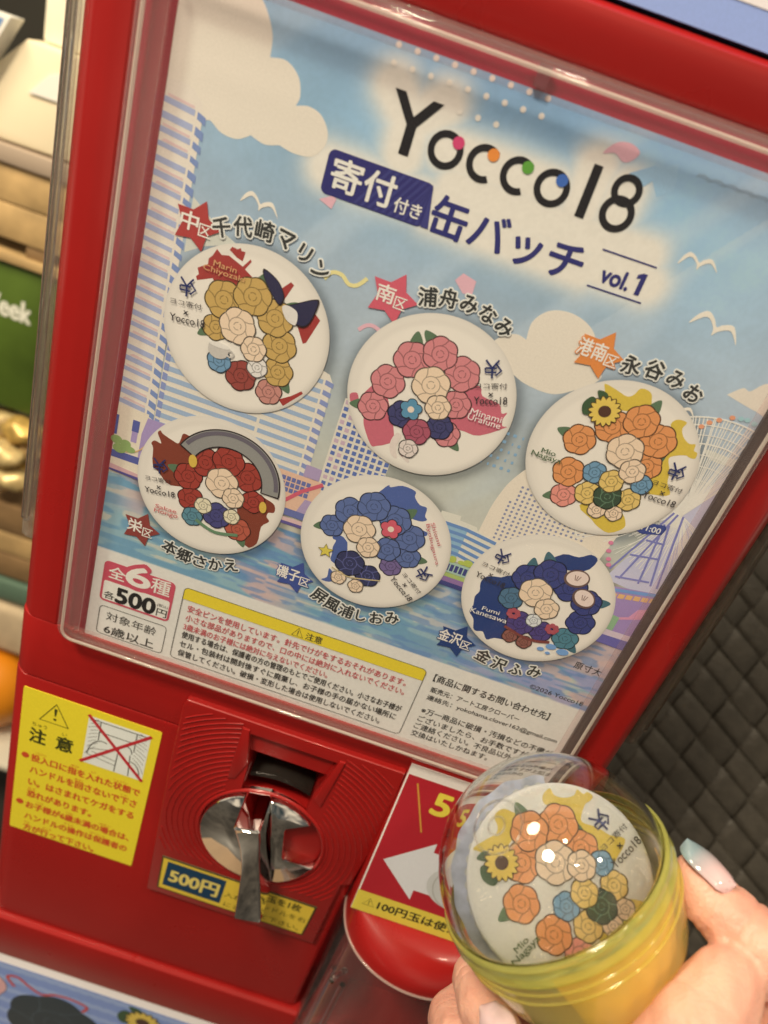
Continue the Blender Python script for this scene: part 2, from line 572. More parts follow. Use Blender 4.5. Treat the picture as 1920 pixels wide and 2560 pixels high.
groove = MB()
PIN = [(DC[0] + (x - DC[0]) * .965, -80 + (z + 80) * .96) for x, z in PL]
for kk in range(17):
    R = 33.0 + 2.75 * kk
    run = []
    for i in range(361):
        t = math.radians(i + 90)
        q = (DC[0] + R * math.cos(t), DC[1] + R * math.sin(t))
        ok = inside(q, PIN) and not (77.5 < q[0] < 124 and q[1] > -62) and q[1] > -113
        if ok:
            run.append((q[0], -3.0, q[1]))
        if (not ok or i == 360) and run:
            if len(run) > 4:
                groove.tube(run, .42, 6)
            run = []
groove.build('groove_ridge', RED, PLATE_O, smooth=60)
# raised cheeks at both sides of the slot
b = MB()
b.prism(FRONT, [(76.8, -16), (80.2, -16.4), (83.6, -36), (80.0, -48), (76.8, -49)], 2.4, 4.0, .6)
b.build('slot_cheek', RED, PLATE_O, smooth=30); b = MB()
b.prism(FRONT, [(121.8, -16.4), (124.5, -16.4), (121.5, -48), (117.2, -44)], 2.4, 4.0, .6)
b.build('slot_cheek', RED, PLATE_O, smooth=30)
b = MB(); b.box((80, 15.4, -62), (122, 17, -17)); b.build('slot_back', RED3, MACH)
b = MB(); b.prism(frame((84.6, 0, 0), (0, 1, 0), (0, 0, 1)), [(1.6, -61), (15, -61), (15, -47), (9, -48.6), (1.6, -53.5)], -31.8, 0); b.build('slot_ramp', RED2, MACH)
b = MB()
arc = [(DC[0] + 38 * math.cos(t), 8.0, DC[1] + 36.0 * math.sin(t)) for t in np.linspace(math.radians(112), math.radians(66), 14)]
b.sweep([(Vector(p), Vector((0, 1, 0)), Vector((0, 0, 1))) for p in arc], [(-5, -2.0), (6, -2.0), (6, 1.8), (2, 2.6), (-2, 1.2), (-5, .8)])
b.build('coin_slot', DARKSLOT, MACH, smooth=30)

# dial
DT = Vector((.226, 0, -.974)); DN = Vector((.974, 0, .226))


def dpt(s, t):
    """s across (to the right), t down along the tilted handle"""
    p = Vector((DC[0], 0, DC[1])) + DN * s + DT * t
    return (p.x, p.z)


dial = MB(); 
disc = [(DC[0] + 30.0 * math.cos(t), DC[1] + 30.0 * math.sin(t)) for t in np.linspace(0, 2 * math.pi, 64, endpoint=False)]
dial.prism(FRONT, disc, -1.4, -.6)
DIAL = dial.build('coin_dial', RED, MACH)


def seg(s_lo, s_hi, R=29.6):
    pts = []
    lo = []
    for t in np.linspace(-R, R, 41):
        e = math.sqrt(max(0, R * R - t * t))
        a, c = max(s_lo, -e), min(s_hi, e)
        if c > a:
            pts.append(dpt(a, t)); lo.append(dpt(c, t))
    return pts, lo


pts, lo = seg(-40, -6.8)
b = MB(); b.prism(FRONT, pts + lo[::-1], -.5, 5.2, 1.0, 3); b.build('dial_segment', CHROME_SEG, DIAL, smooth=28)
pts, lo = seg(5.6, 40)
edge = lo
# C-shaped segment: outer arc broken by a square notch
notch = [(130.5, -60.2), (111.4, -69.6), (114.2, -89.0), (131, -88)]
out = []
inside_edge = [p for p in edge if not (-88.6 < p[1] < -61.5 and p[0] > 117)]
up = [p for p in inside_edge if p[1] >= -61.5]
dn = [p for p in inside_edge if p[1] <= -88.6]
poly = pts[::-1] + up + [(110.6, -68.0), (110.2, -69.6), (113.4, -88.0), (114.4, -89.2)] + dn
b = MB(); b.prism(FRONT, poly, -.5, 5.2, .8, 3); b.build('dial_segment', CHROME_SEG, DIAL, smooth=28)
# handle: a waisted blade standing out from the dial
hb = MB()
HT = [(-30.0, 5.9), (-20, 5.3), (-8, 4.5), (4, 4.5), (16, 5.3), (31.0, 6.5)]
HS = smoothpts(HT, 7, closed=False)
secs = []
for t, w_ in [(HS[0][0], HS[0][1] - .9)] + HS + [(HS[-1][0], HS[-1][1] - .9)]:
    hh_ = 19.4 + 5.2 * (t / 30) ** 2
    secs.append((t, w_, hh_))
secs[0] = (secs[0][0] - .7, secs[0][1], secs[0][2] - .9); secs[-1] = (secs[-1][0] + .7, secs[-1][1], secs[-1][2] - .9)
vs_ = []
for t, w_, hh_ in secs:
    for a_, q_ in ((-w_, 0), (-w_, hh_ - 1.2), (-w_ + .16, hh_ - .6), (-w_ + .6, hh_ - .16), (-w_ + 1.2, hh_), (w_ - 1.2, hh_), (w_ - .6, hh_ - .16), (w_ - .16, hh_ - .6), (w_, hh_ - 1.2), (w_, 0)):
        x_, z_ = dpt(a_, t)
        vs_.append((x_, -q_, z_))
nS = len(secs)
hb.add(vs_, [(i * 10 + j, i * 10 + j + 1, (i + 1) * 10 + j + 1, (i + 1) * 10 + j) for i in range(nS - 1) for j in range(9)] + [tuple(range(10)), tuple((nS - 1) * 10 + j for j in range(10))[::-1]])
HO_ = hb.build('dial_handle', CHROME, DIAL, smooth=40)
_b = bmesh.new(); _b.from_mesh(HO_.data); bmesh.ops.recalc_face_normals(_b, faces=_b.faces); _b.to_mesh(HO_.data); _b.free()
b = MB(); b.lathe(frame((DC[0], -3.0, DC[1]), (1, 0, 0), (0, 0, 1)), [(30.0, -.4), (30.3, .5), (31.0, .8), (31.8, .4), (32, -.4)], 72)
b.build('dial_collar', RED, DIAL, smooth=60)

# price plate on the coin plate
b = MB(); b.prism(FRONT, [(57.2, -118.0), (138.8, -118.0), (137.6, -143.4), (58.3, -143.4)], 2.9, 3.5, .2)
PP = b.build('price_plate', ink(70, 58, 30), PLATE_O)
b = MB(); b.poly(FRONT, [(58.1, -118.9), (137.8, -118.9), (136.8, -142.5), (59.2, -142.5)], 3.58); b.build('yellow_field', ink(226, 190, 62), PP)
b = MB(); b.rect(FRONT, 60.7, -139.6, 91.6, -120.6, 3.64); b.build('blue_field', ink(22, 58, 82), PP)
b = MB(); b.text(FRONT, '500円', (63.3, -135.8, 89.0, -125.4), 3.70, .035); b.build('price_lettering', ink(226, 200, 104), PP)
b = MB()
b.text(FRONT, '玉を1枚', (113.9, -125.6, 131.6, -120.0), 3.70, .03)
b.text(FRONT, '入れ、ハンドルを右', (92.6, -132.8, 136.2, -128.8), 3.70, .0)
b.text(FRONT, 'にまわして下さい。', (93.8, -140.6, 134.2, -136.8), 3.70, .0)
b.build('instruction_lettering', ink(96, 84, 30), PP)

# yellow warning sticker
SK = (-23.4, -138.8, 42.4, -38.9)
b = MB(); b.prism(FRONT, rr(SK[0], SK[1], SK[2], SK[3], .8), -.2, .22, .0)
ST = b.build('warning_sticker', ink(240, 214, 48), MACH)
h = .30
b = MB()
b.line(FRONT, [(-7.3, -43.6), (-14.4, -56.2), (-.5, -56.2)], .8, h, closed=True)
b.poly(FRONT, [(-8.1, -46.6), (-6.5, -46.6), (-7.0, -51.4), (-7.6, -51.4)], h); b.ell(FRONT, -7.3, -53.4, .75, .75, h)
b.text(FRONT, '注', (-18.2, -72.4, -10.4, -63.0), h, .03); b.text(FRONT, '意', (-5.2, -72.0, 2.8, -62.8), h, .03)
b.text(FRONT, 'ちゅう', (-17.6, -61.6, -10.4, -59.2), h, .0); b.text(FRONT, 'い', (-2.9, -61.8, -.6, -60.0), h, .0)
b.build('caution_lettering', ink(58, 58, 22), ST)
b = MB()
rows = ['投入口に指を入れた状態で', 'ハンドルを回さないで下さ', 'い。はさまれてケガをする', '恐れがあります。', 'お子様が6歳未満の場合は、', 'ハンドルの操作は保護者の', '方が行って下さい。']
ends = [38.4, 38.0, 37.8, 17.0, 38.0, 38.0, 21.5]
for i, (tx, e_) in enumerate(zip(rows, ends)):
    z1 = -80.6 - 8.72 * i
    b.text(FRONT, tx, (-16.2, z1 - 5.0, e_, z1), h, .032)
furi = [(-14.2, 5, 'とうにゅうぐち'), (3.5, 4, 'ゆび'), (13.6, 2, 'い'), (25.0, 7, 'じょうたい'), (6.2, 4, 'まわ'), (29.5, 3.5, 'くだ'), (-16, 4, 'おそ'), (-11, 3.5, 'こさま'), (4.5, 4, 'さいみまん'), (22, 6, 'ばあい'), (4.2, 5, 'そうさ'), (18, 8, 'ほごしゃ'), (-16, 3, 'かた'), (-6, 4.5, 'おこな')]
rowi = [0, 0, 0, 0, 1, 1, 3, 4, 4, 4, 5, 5, 6, 6]
for (x, wd_, tx), i in zip(furi, rowi):
    z1 = -80.6 - 8.72 * i
    b.text(FRONT, tx, (x, z1 + .5, x + wd_, z1 + 2.0), h, .0)
b.ell(FRONT, -19.2, -82.9, 1.9, 1.9, h); b.ell(FRONT, -19.4, -117.2, 1.9, 1.9, h)
b.build('warning_lettering', ink(206, 74, 38), ST)
b = MB(); b.rect(FRONT, 8.2, -74.4, 38.0, -43.4, h); PIC = b.build('warning_picture', ink(236, 232, 222), ST)
b = MB()
for kk in range(9):
    R = 15 + 2.1 * kk
    for a0, a1 in ((95, 178), (2, 80)):
        pts = [(23 + R * math.cos(math.radians(t)), -73 + R * .95 * math.sin(math.radians(t))) for t in np.linspace(a0, a1, 20)]
        run = [p for p in pts if 8.6 < p[0] < 37.6 and -74 < p[1] < -44 and not (14.2 < p[0] < 31.5)]
        if len(run) > 2:
            b.line(FRONT, run, .22, h + .06)
for pl in ([(10, -45), (37, -45)], [(14.2, -45.2), (14.2, -57)], [(31.5, -45.2), (31.5, -57)], [(14.2, -51.5), (31.5, -51.5)], [(24.4, -58.5), (24.0, -74)], [(30.2, -60), (31, -74)]):
    b.line(FRONT, pl, .45, h + .06)
b.line(FRONT, [(10 + 6.5 - 6.5 * math.cos(t) + 0, -68 + 11 * math.sin(t)) for t in np.linspace(0, 1.9, 14)], .5, h + .06)
b.line(FRONT, [(24.4 + 3.2 - 3.2 * math.cos(t), -59 + 4.2 * math.sin(t)) for t in np.linspace(0, 3.14, 14)], .5, h + .06)
b.line(FRONT, [(32.6 - 1.6 + 5.2 * math.sin(t), -73 + 9 * math.cos(t)) for t in np.linspace(0, 1.5, 12)], .5, h + .06)
for pl in ([(10, -68), (24, -70)], [(11, -64), (22, -60.5)], [(12, -65.5), (24, -67)]):
    b.line(FRONT, pl, .3, h + .06)
b.build('line_drawing', ink(60, 58, 52), PIC)
b = MB()
b.line(FRONT, [(8.0, -42.8), (38.2, -74.6)], 1.7, h + .12); b.line(FRONT, [(38.3, -43.6), (7.2, -74.4)], 1.7, h + .16)
b.build('red_cross', ink(196, 44, 50), PIC)

# ledge below the coin panel
b = MB()
prof = [(60, -251.6), (-1.8, -251.6), (-3.2, -250.6), (-3.6, -249), (-3.4, -219.5), (-2.8, -216.6), (-1.2, -215.2), (1.0, -214.9), (60, -214.9)]
b.sweep([(Vector((x, 0, 0)), Vector((0, 1, 0)), Vector((0, 0, 1))) for x in (-36, 236)], prof)
b.build('lower_ledge', RED, MACH, smooth=30)
b = MB(); b.box((-34, 6, -380), (234, 60, -252.2)); b.build('lower_body', RED, MACH)

# outlet bay at the right of the coin panel
b = MB()
b.box((151.4, 26, -214.6), (231, 30, -32))
b.build('outlet_back', RED2, MACH)
b = MB(); b.prism(FRONT, [(229, -31.5), (231.2, -31.5), (231.2, -214.6), (229, -214.6)], -60, .0, .8); b.build('outlet_side', RED, MACH)

# hood and sign over the outlet
SG = frame((0, -1, -6), (1, 0, 0), (0, 13 / 88.95, 88 / 88.95))      # v runs up, so use negative v
hood = MB()
# sloping face with side cheeks
hood.prism(SG, [(150.9, .5), (231, .5), (231, -89), (150.9, -89)], -24, -.25, .8)
XC, HW, HD = 191.0, 39.6, 34.0
nA = 40
rows_ = []
topz, lipz = -93.6, -110.0
for kk in range(9):
    f = kk / 8
    row = []
    for i in range(nA + 1):
        t = math.pi * i / nA
        cx = -math.cos(t)
        lip = (XC + HW * cx, 4 - (HD + 4) * math.sin(t) ** .8)
        flat = (XC + 39.9 * cx, -13.6 if 0 < i < nA else -13.0)
        g = math.sin(f * math.pi / 2)
        row.append((flat[0] + (lip[0] - flat[0]) * g, flat[1] + (lip[1] - flat[1]) * g, topz + (lipz - topz) * (f ** 1.6)))
    rows_.append(row)
row = [(XC + (x - XC) * .97, y + (2.2 if 2 < i < nA - 2 else 0), lipz - 1.8) for i, (x, y, z) in enumerate(rows_[-1])]
rows_.append([(x, y, lipz - 1.6) for x, y, z in rows_[-1]]); rows_.append(row)
n_ = nA + 1
base = [p for r_ in rows_ for p in r_]
hood.add(base, [(i * n_ + j, (i + 1) * n_ + j, (i + 1) * n_ + j + 1, i * n_ + j + 1) for i in range(len(rows_) - 1) for j in range(nA)])
HOOD = hood.build('outlet_hood', RED, MACH, smooth=40)
b = MB(); b.tube([(x, y - .2, lipz - 1.2) for x, y, z in rows_[-2]], .7, 8); b.build('hood_lip', clear('lip_plastic', (.95, .9, .88), .5, (.9, .75, .7), .1), HOOD, smooth=60)

b = MB(); b.prism(SG, [(151.5, -.2), (230, -.2), (230, -88.6), (151.5, -88.6)], -.2, .3)
SIGN = b.build('price_sign', ink(244, 232, 226, .25), HOOD)
b = MB(); b.rect(SG, 152.2, -76.4, 230, -5.6, .36); b.build('red_field', ink(182, 34, 44, .3), SIGN)
b = MB(); b.rect(SG, 151.6, -88.5, 230, -76.4, .36); b.build('yellow_strip', ink(230, 204, 74, .3), SIGN)
b = MB(); b.line(SG, [(157.3, -8.9), (167.6, -33.6)], .8, .42)
b.build('slant_line', ink(214, 150, 60, .3), SIGN); b = MB()
b.line(SG, [(226.7, -8.9), (216.4, -33.6)], .8, .42)
b.build('slant_line', ink(214, 150, 60, .3), SIGN)
b = MB(); b.text(SG, '500円', (167.4, -23.2, 214, -8.8), .42, .035); b.build('price_lettering', ink(238, 214, 74, .3), SIGN)
b = MB(); b.poly(SG, [(156.7, -54.9), (176.5, -36.9), (176.7, -42.2), (181, -42.2), (222, -42.2), (222, -66.0), (175.4, -66.6), (175.6, -72.6)], .42)
b.build('white_arrow', ink(226, 222, 216, .3), SIGN)
b = MB(); b.ell(SG, 195.5, -58.2, 16, 13, .48, n=48); 
b.build('coin_print', ink(205, 202, 190, .3), SIGN)
b = MB(); b.ring(SG, 195.5, -58.2, 12.6, 13.1, .54); b.text(SG, '500', (187, -62, 204, -54), .54, .02); b.build('coin_relief', ink(176, 172, 158, .3), SIGN)
b = MB(); b.text(SG, '100円玉は使えません', (163.0, -84.6, 223, -79.3), .42, .03)
b.line(SG, [(158.6, -79.6), (155.9, -84.0), (161.4, -84.0)], .35, .42, closed=True); b.rect(SG, 158.4, -82.6, 158.8, -81.0, .42); b.ell(SG, 158.6, -83.3, .3, .3, .42)
b.build('caution_lettering', ink(52, 48, 26, .3), SIGN)
b = MB(); b.rect(SG, 151.4, -88.7, 230.2, .0, .9)
b.build('sign_sleeve', PLATE, SIGN)

# clear chute cover under the hood: half-elliptical shell with a raised slotted rib at its left side
ch = MB()
zt, zb = -115.5, -300
path = []
for i in range(49):
    t = math.pi * i / 48
    c_, s_ = -math.cos(t), math.sin(t)
    path.append((XC + (HW - 1.6) * c_, 3 - (HD - .5) * max(0, s_) ** .8))
out_ = path; inn = [(XC + (x - XC) * .94, y * .94 + 1.2) for x, y in path]
vs_ = []
for z in (zt, zb):
    vs_ += [(x, y, z) for x, y in out_] + [(x, y, z) for x, y in inn]
n2 = 49
fs_ = []
for i in range(n2 - 1):
    fs_ += [(i, i + 2 * n2, i + 1 + 2 * n2, i + 1), (n2 + i, n2 + i + 1, 3 * n2 + i + 1, 3 * n2 + i), (i, i + 1, n2 + i + 1, n2 + i)]
ch.add(vs_, fs_)
CHUTE = ch.build('chute_cover', PINKCLEAR, MACH, smooth=40)
rib = MB()
for x in (157.5, 163.5):
    rib.tube([(x, -12.5 if x < 160 else -19.5, z) for z in np.linspace(-146, -300, 6)], 1.5, 8)
rib.tube([(160.5 - 3 * math.cos(t), -16 + 3.5 * -math.cos(t), -146 + 3 * math.sin(t)) for t in np.linspace(0, math.pi, 9)], 1.5, 8)
rib.bbox((152.5, -9, -300), (156, 2, -118), .8)
rib.build('slot_rib', RIDGE, CHUTE, smooth=50)

# clear side windows of the capsule bin
for x0, x1 in ((-34.6, -30.4), (231.6, 235.6)):
    b = MB()
    b.prism(frame((x0, 0, 0), (0, 1, 0), (0, 0, 1)), [(7, 340), (60, 340), (60, 30), (18, 30), (10, 34), (7, 42)], 0, x1 - x0, 0)
    b.bbox((min(x0, x1) + .6, 5.4, 38), (max(x0, x1) - .6, 8.8, 340), .9, 3)
    sw_ = b.build('side_window', SIDEW0 if x0 < 0 else SIDEWD, MACH, smooth=40)
    b = MB(); xo = x0 + .5 if x0 < 0 else x1 - .5
    b.tube([(xo, 6.6, 46), (xo, 6.6, 340)], 1.0, 10); b.build('window_edge', RIDGE, sw_, smooth=60)
    if x0 < 0:
        b = MB(); b.tube([(x0 + 2.4, 5.4, 46), (x0 + 2.4, 5.4, 340)], 1.2, 10); b.build('window_edge', RIDGE, sw_, smooth=60)

# poster cover: thin clear sheet with a bevelled raised rim
CV = (-9.4, 1.4, 210.8, 255.4)
b = MB(); b.poly(FRONT, rr(CV[0] + 9.2, CV[1] + 9.2 - 7, CV[2] - 9.2, CV[3] - 9.2, 3), 6.2)
COVER = b.build('poster_cover', PLATE, MACH)
prof = [(-9.4, 6.3), (-8.4, 6.9), (-4.4, 7.0), (-3.4, 7.5), (-2.2, 7.5), (-.6, 6.6), (.2, 5.2), (.8, 2.5), (1.2, .2), (.2, .2), (-.5, 3.0), (-1.4, 4.9), (-2.6, 5.7), (-9.4, 5.8)]


def corner_path(u0, v0, u1, v1, r, n=7):
    out = []
    for cx, cy, a in ((u1 - r, v0 + r, -90), (u1 - r, v1 - r, 0), (u0 + r, v1 - r, 90), (u0 + r, v0 + r, 180)):
        for i in range(n + 1):
            t = math.radians(a + 90 * i / n)
            d = Vector((math.cos(t), 0, math.sin(t)))
            out.append((Vector((cx, 0, cy)) + d * r, d, Vector((0, -1, 0))))
    return out


b = MB(); b.sweep(corner_path(*CV, 7.5), prof, closed=True)
b.build('cover_rim', RIM, COVER, smooth=35)
for d_, y_ in ((-2.9, -7.4), (.7, -1.6)):
    b = MB()
    pp_ = [tuple(o_ + e_ * d_) for o_, e_, q_ in corner_path(*CV, 7.5)]
    pp_ = [(p[0], y_, p[2]) for p in pp_]
    b.tube(pp_ + [pp_[0]], .65 if d_ < 0 else .4, 8)
    b.build('rim_ridge', RIDGEW if d_ < 0 else RIDGE, COVER, smooth=60)
b = MB()
b.sweep([(Vector((0, 0, z)), Vector((1, 0, 0)), Vector((0, -1, 0))) for z in (1, 249)], [(-8.8, -1.6), (-.2, -1.6), (-.2, -.6), (-1.6, -.2), (-2.2, .8), (-3.4, .8), (-4, -.4), (-7, -.4), (-7.6, .6), (-8.8, .6)])
b.build('poster_guide', clear('milky_guide', (.97, .93, .92), .07, (.86, .60, .60), .1, 1.0, edge=.08), COVER, smooth=40)
b = MB(); b.box((206.9, -.8, 0), (211.3, 4.8, 252)); b.build('dark_gap_strip', BLACK, MACH)  # black strip stands in for the dark gap beside the poster
b = MB(); b.box((101.5, -1.2, 248.6), (105.2, 1.0, 254.5)); b.build('latch_tab', mat('smoky_plastic', (.16, .03, .05), .2), COVER)

# ------------------------------------------------------------------ the poster
rng = np.random.default_rng(3)


def vnoise(u, v, su, sv, seed=0):
    r = np.random.default_rng(seed).random((200, 200))
    x = (u / su) % 199; y = (v / sv) % 199
    i = np.floor(x).astype(int); j = np.floor(y).astype(int)
    fx = x - i; fy = y - j
    fx = fx * fx * (3 - 2 * fx); fy = fy * fy * (3 - 2 * fy)
    i2 = (i + 1) % 200; j2 = (j + 1) % 200
    return (r[i, j] * (1 - fx) + r[i2, j] * fx) * (1 - fy) + (r[i, j2] * (1 - fx) + r[i2, j2] * fx) * fy


def ss(a, b_, x):
    t = np.clip((x - a) / (b_ - a), 0, 1)
    return t * t * (3 - 2 * t)


def segd(u, v, a, c):
    a = np.array(a, float); c = np.array(c, float); d = c - a
    t = np.clip(((u - a[0]) * d[0] + (v - a[1]) * d[1]) / max(1e-9, d @ d), 0, 1)
    return np.hypot(u - a[0] - t * d[0], v - a[1] - t * d[1])


PW, PH = 210.5, 248.0
STEP = .5
nu, nv = int(PW / STEP) + 1, int(PH / STEP) + 1
U, V = np.meshgrid(np.linspace(0, PW, nu), np.linspace(0, PH, nv), indexing='ij')


def srgb(r, g, b_):
    return np.array([r, g, b_], float)


def lerp(A, B_, t):
    return A * (1 - t[..., None]) + B_ * t[..., None]


key = [(0, (190, 200, 186)), (95, (196, 202, 184)), (125, (180, 196, 186)), (160, (160, 186, 194)), (200, (156, 186, 200)), (225, (158, 190, 206)), (248, (150, 182, 204))]
vv = np.array([k_[0] for k_ in key]); img = np.stack([np.interp(V, vv, [k_[1][c] for k_ in key]) for c in range(3)], -1)
_hi = ss(175, 225, V)[..., None]
img = img + np.array([16, 0, -6]) * (1 - _hi) + np.array([-8, 0, 6]) * _hi
img = lerp(img, srgb(160, 178, 188) + 0 * img, .5 * ss(120, 0, U) * ss(150, 200, V))
img = lerp(img, srgb(194, 208, 214) + 0 * img, .6 * ss(120, 210, U) * ss(150, 200, V))
mot = vnoise(U, V, 22, 16, 1) * .6 + vnoise(U, V, 7, 5, 2) * .3 + vnoise(U, V, 2.0, 2.0, 3) * .1
img = img * (.95 + .10 * mot[..., None])
diag = vnoise(U * .6 + V * .8, U * .8 - V * .6, 60, 10, 5)
img = lerp(img, srgb(205, 216, 218) + 0 * img, .35 * ss(.62, .9, diag))
# printed white glow behind the title
gl_ = np.full_like(U, 1e9)
for a, c in [((65, 237), (72, 230)), ((72, 230), (80, 237)), ((72, 230), (72.5, 221)), ((84, 226), (117, 226)), ((127, 235), (127, 221)), ((137, 232), (137, 225)),
             ((52, 211), (84, 211)), ((86, 209), (134, 208)), ((139, 210), (154, 210)), ((90, 217), (150, 217))]:
    gl_ = np.minimum(gl_, segd(U, V, a, c))
g = np.exp(-np.clip(gl_ - 3.5, 0, None) ** 2 / (2 * 3.6 ** 2))
img = lerp(img, srgb(240, 229, 207) + 0 * img, .98 * g)
# water
wl = 84 + (U / 210) * 3
wm = ss(0, .6, wl - V)
n1 = vnoise(U + 4 * vnoise(U, V, 9, 4, 14), V, 15, 2.3, 11); n2_ = vnoise(U, V + .1 * U, 26, 3.4, 12); n3 = vnoise(U, V, 6, 1.2, 13)
wat = np.zeros_like(img) + srgb(122, 164, 184)
wat = lerp(wat, srgb(160, 190, 190) + 0 * img, .8 * ss(.40, .50, n1))
wat = lerp(wat, srgb(208, 206, 184) + 0 * img, .85 * ss(.70, .74, n1))
pinkz = np.clip(np.exp(-((U - 66) / 16) ** 2) + .8 * np.exp(-((U - 14) / 9) ** 2) * ss(66, 72, V) + .9 * ss(120, 200, U), 0, 1)
wat = lerp(wat, srgb(216, 180, 172) + 0 * img, pinkz * .85 * ss(.48, .55, n2_))
wat = lerp(wat, srgb(170, 160, 196) + 0 * img, ss(110, 180, U) * .7 * ss(.50, .40, n2_))
wat = lerp(wat, srgb(108, 142, 184) + 0 * img, .6 * ss(.55, .68, n3) * ss(40, 60, U))
img = lerp(img, wat, wm)
# printed drop shadows around the badges, darkened into the poster's vertex colours
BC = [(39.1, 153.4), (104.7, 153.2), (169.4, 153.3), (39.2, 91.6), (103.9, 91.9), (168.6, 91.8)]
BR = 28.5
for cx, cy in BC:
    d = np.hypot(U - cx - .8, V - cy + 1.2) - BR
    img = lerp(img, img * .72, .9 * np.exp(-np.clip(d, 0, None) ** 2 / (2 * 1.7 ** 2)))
# white strip with the small print
ws = ss(48.9, 48.3, V - (U / 210) * 1.0 + .0)
img = lerp(img, srgb(236, 228, 210) + 0 * img, ws)
img *= (.985 + .03 * vnoise(U, V, .9, .9, 21))[..., None]


def tolin(im):
    x = np.clip(im, 0, 255) / 255
    l = np.where(x <= .04045, x / 12.92, ((x + .055) / 1.055) ** 2.4)
    return np.clip(l / np.array(WP) * .82, 0, .88)


PF = frame((0, 0, 0), (1, 0, 0), (0, 0, 1))
me = bpy.data.meshes.new('poster')
wav = 0.25 * np.sin(U / 31) * np.sin(V / 43)
vx = np.stack([U, .9 + 0 * wav, V], -1).reshape(-1, 3)
idx = np.arange(nu * nv).reshape(nu, nv)
q = np.stack([idx[:-1, :-1], idx[1:, :-1], idx[1:, 1:], idx[:-1, 1:]], -1).reshape(-1, 4)
me.from_pydata((vx - np.array([105, .9, 0])) * MM, [], q.tolist())
ca = me.color_attributes.new('Col', 'FLOAT_COLOR', 'POINT')
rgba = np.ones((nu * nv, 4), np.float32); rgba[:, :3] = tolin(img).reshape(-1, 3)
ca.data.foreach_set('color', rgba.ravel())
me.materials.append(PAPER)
POSTER = bpy.data.objects.new('poster', me); COL.objects.link(POSTER)
POSTER['_org'] = (105, .9, 0); POSTER.location = Vector((105, .9, 0)) * MM
tag(POSTER, 'printed paper poster of six round can badges before a harbour skyline, behind the clear window', 'poster')
PF = frame((0, .9, 0), (1, 0, 0), (0, 0, 1))
b = MB(); b.box((-.0, 1.0, 0), (PW, 1.5, PH)); b.build('backing_card', ink(220, 214, 200), POSTER)
LY = .032
Hh = lambda k_: LY * k_


def part(mb, name, rgb, parent=None, rough=.42):
    return mb.build(name, ink(*rgb, rough), parent or POSTER)


# --- clouds
cl = MB()
cl.poly(PF, smoothpts([(0.1, 214), (.1, 240.5), (3, 247.9), (9, 247.9), (17, 247.9), (23, 246), (27.5, 239.5), (28.4, 233.2)], 8, False)
        + smoothpts([(28.4, 233.2), (33.2, 233.8), (37.5, 231), (39.2, 226.5), (38.6, 223.6)], 8, False)
        + smoothpts([(38.6, 223.6), (42.5, 224.6), (46.6, 223.4), (49.6, 219.5), (49.4, 215.5), (46.5, 212), (41, 211.2), (36.4, 212)], 8, False)
        + smoothpts([(36.4, 212), (32, 210.8), (27.4, 211.9)], 5, False) + smoothpts([(27.4, 211.9), (23.5, 209.6), (18.5, 209.8), (14.5, 212), (12.4, 210.6)], 6, False), Hh(1))
part(cl, 'cloud', (236, 222, 198)); cl = MB()
cl.poly(PF, smoothpts([(116, 176), (119.5, 180.8), (123.5, 182.8), (127, 182.2)], 7, False)
        + smoothpts([(127, 182.2), (126.6, 188), (130, 192.8), (136, 194.6), (142.5, 193.4), (147, 190), (148.4, 185), (152, 182), (154, 178), (148, 172), (141.3, 168.2), (131.4, 168.7), (124, 172)], 7, False), Hh(1))
part(cl, 'cloud', (236, 222, 198)); cl = MB()
cl.poly(PF, smoothpts([(193, 187), (196.5, 190.6), (199, 190.4), (202, 194), (207, 196), (210.4, 195), (210.4, 184.5), (204, 185), (198, 186)], 6, False), Hh(1))
part(cl, 'cloud', (236, 222, 198))
b = MB()
b.poly(PF, [(13.6, 189.5), (24, 182.5), (30, 180), (20, 176), (13.8, 172)], Hh(1)); part(b, 'pale_haze_print', (216, 212, 192)); b = MB(); b.poly(PF, smoothpts([(196, 168), (206, 168), (210.4, 170), (210.4, 166), (200, 165)], 5), Hh(1))
part(b, 'pale_haze_print', (216, 212, 192))
# --- gulls and confetti
def gull(cx, cy, s, rot):
    ptsL = smoothpts([(-6.2, -.9), (-3.2, 1.9), (-.6, .2), (0, -1.6), (.9, -.3), (3.6, .9), (6.4, -1.6), (3.8, 2.1), (1.2, 1.5), (.1, .6), (-1.4, 2.2), (-3.4, 3.2), (-5.2, 1.8)], 4)
    g = MB(); c_, d_ = math.cos(rot), math.sin(rot)
    g.poly(PF, [(cx + s * (x * c_ - y * d_), cy + s * (x * d_ + y * c_)) for x, y in ptsL], Hh(3))
    part(g, 'gull_print', (243, 230, 206))


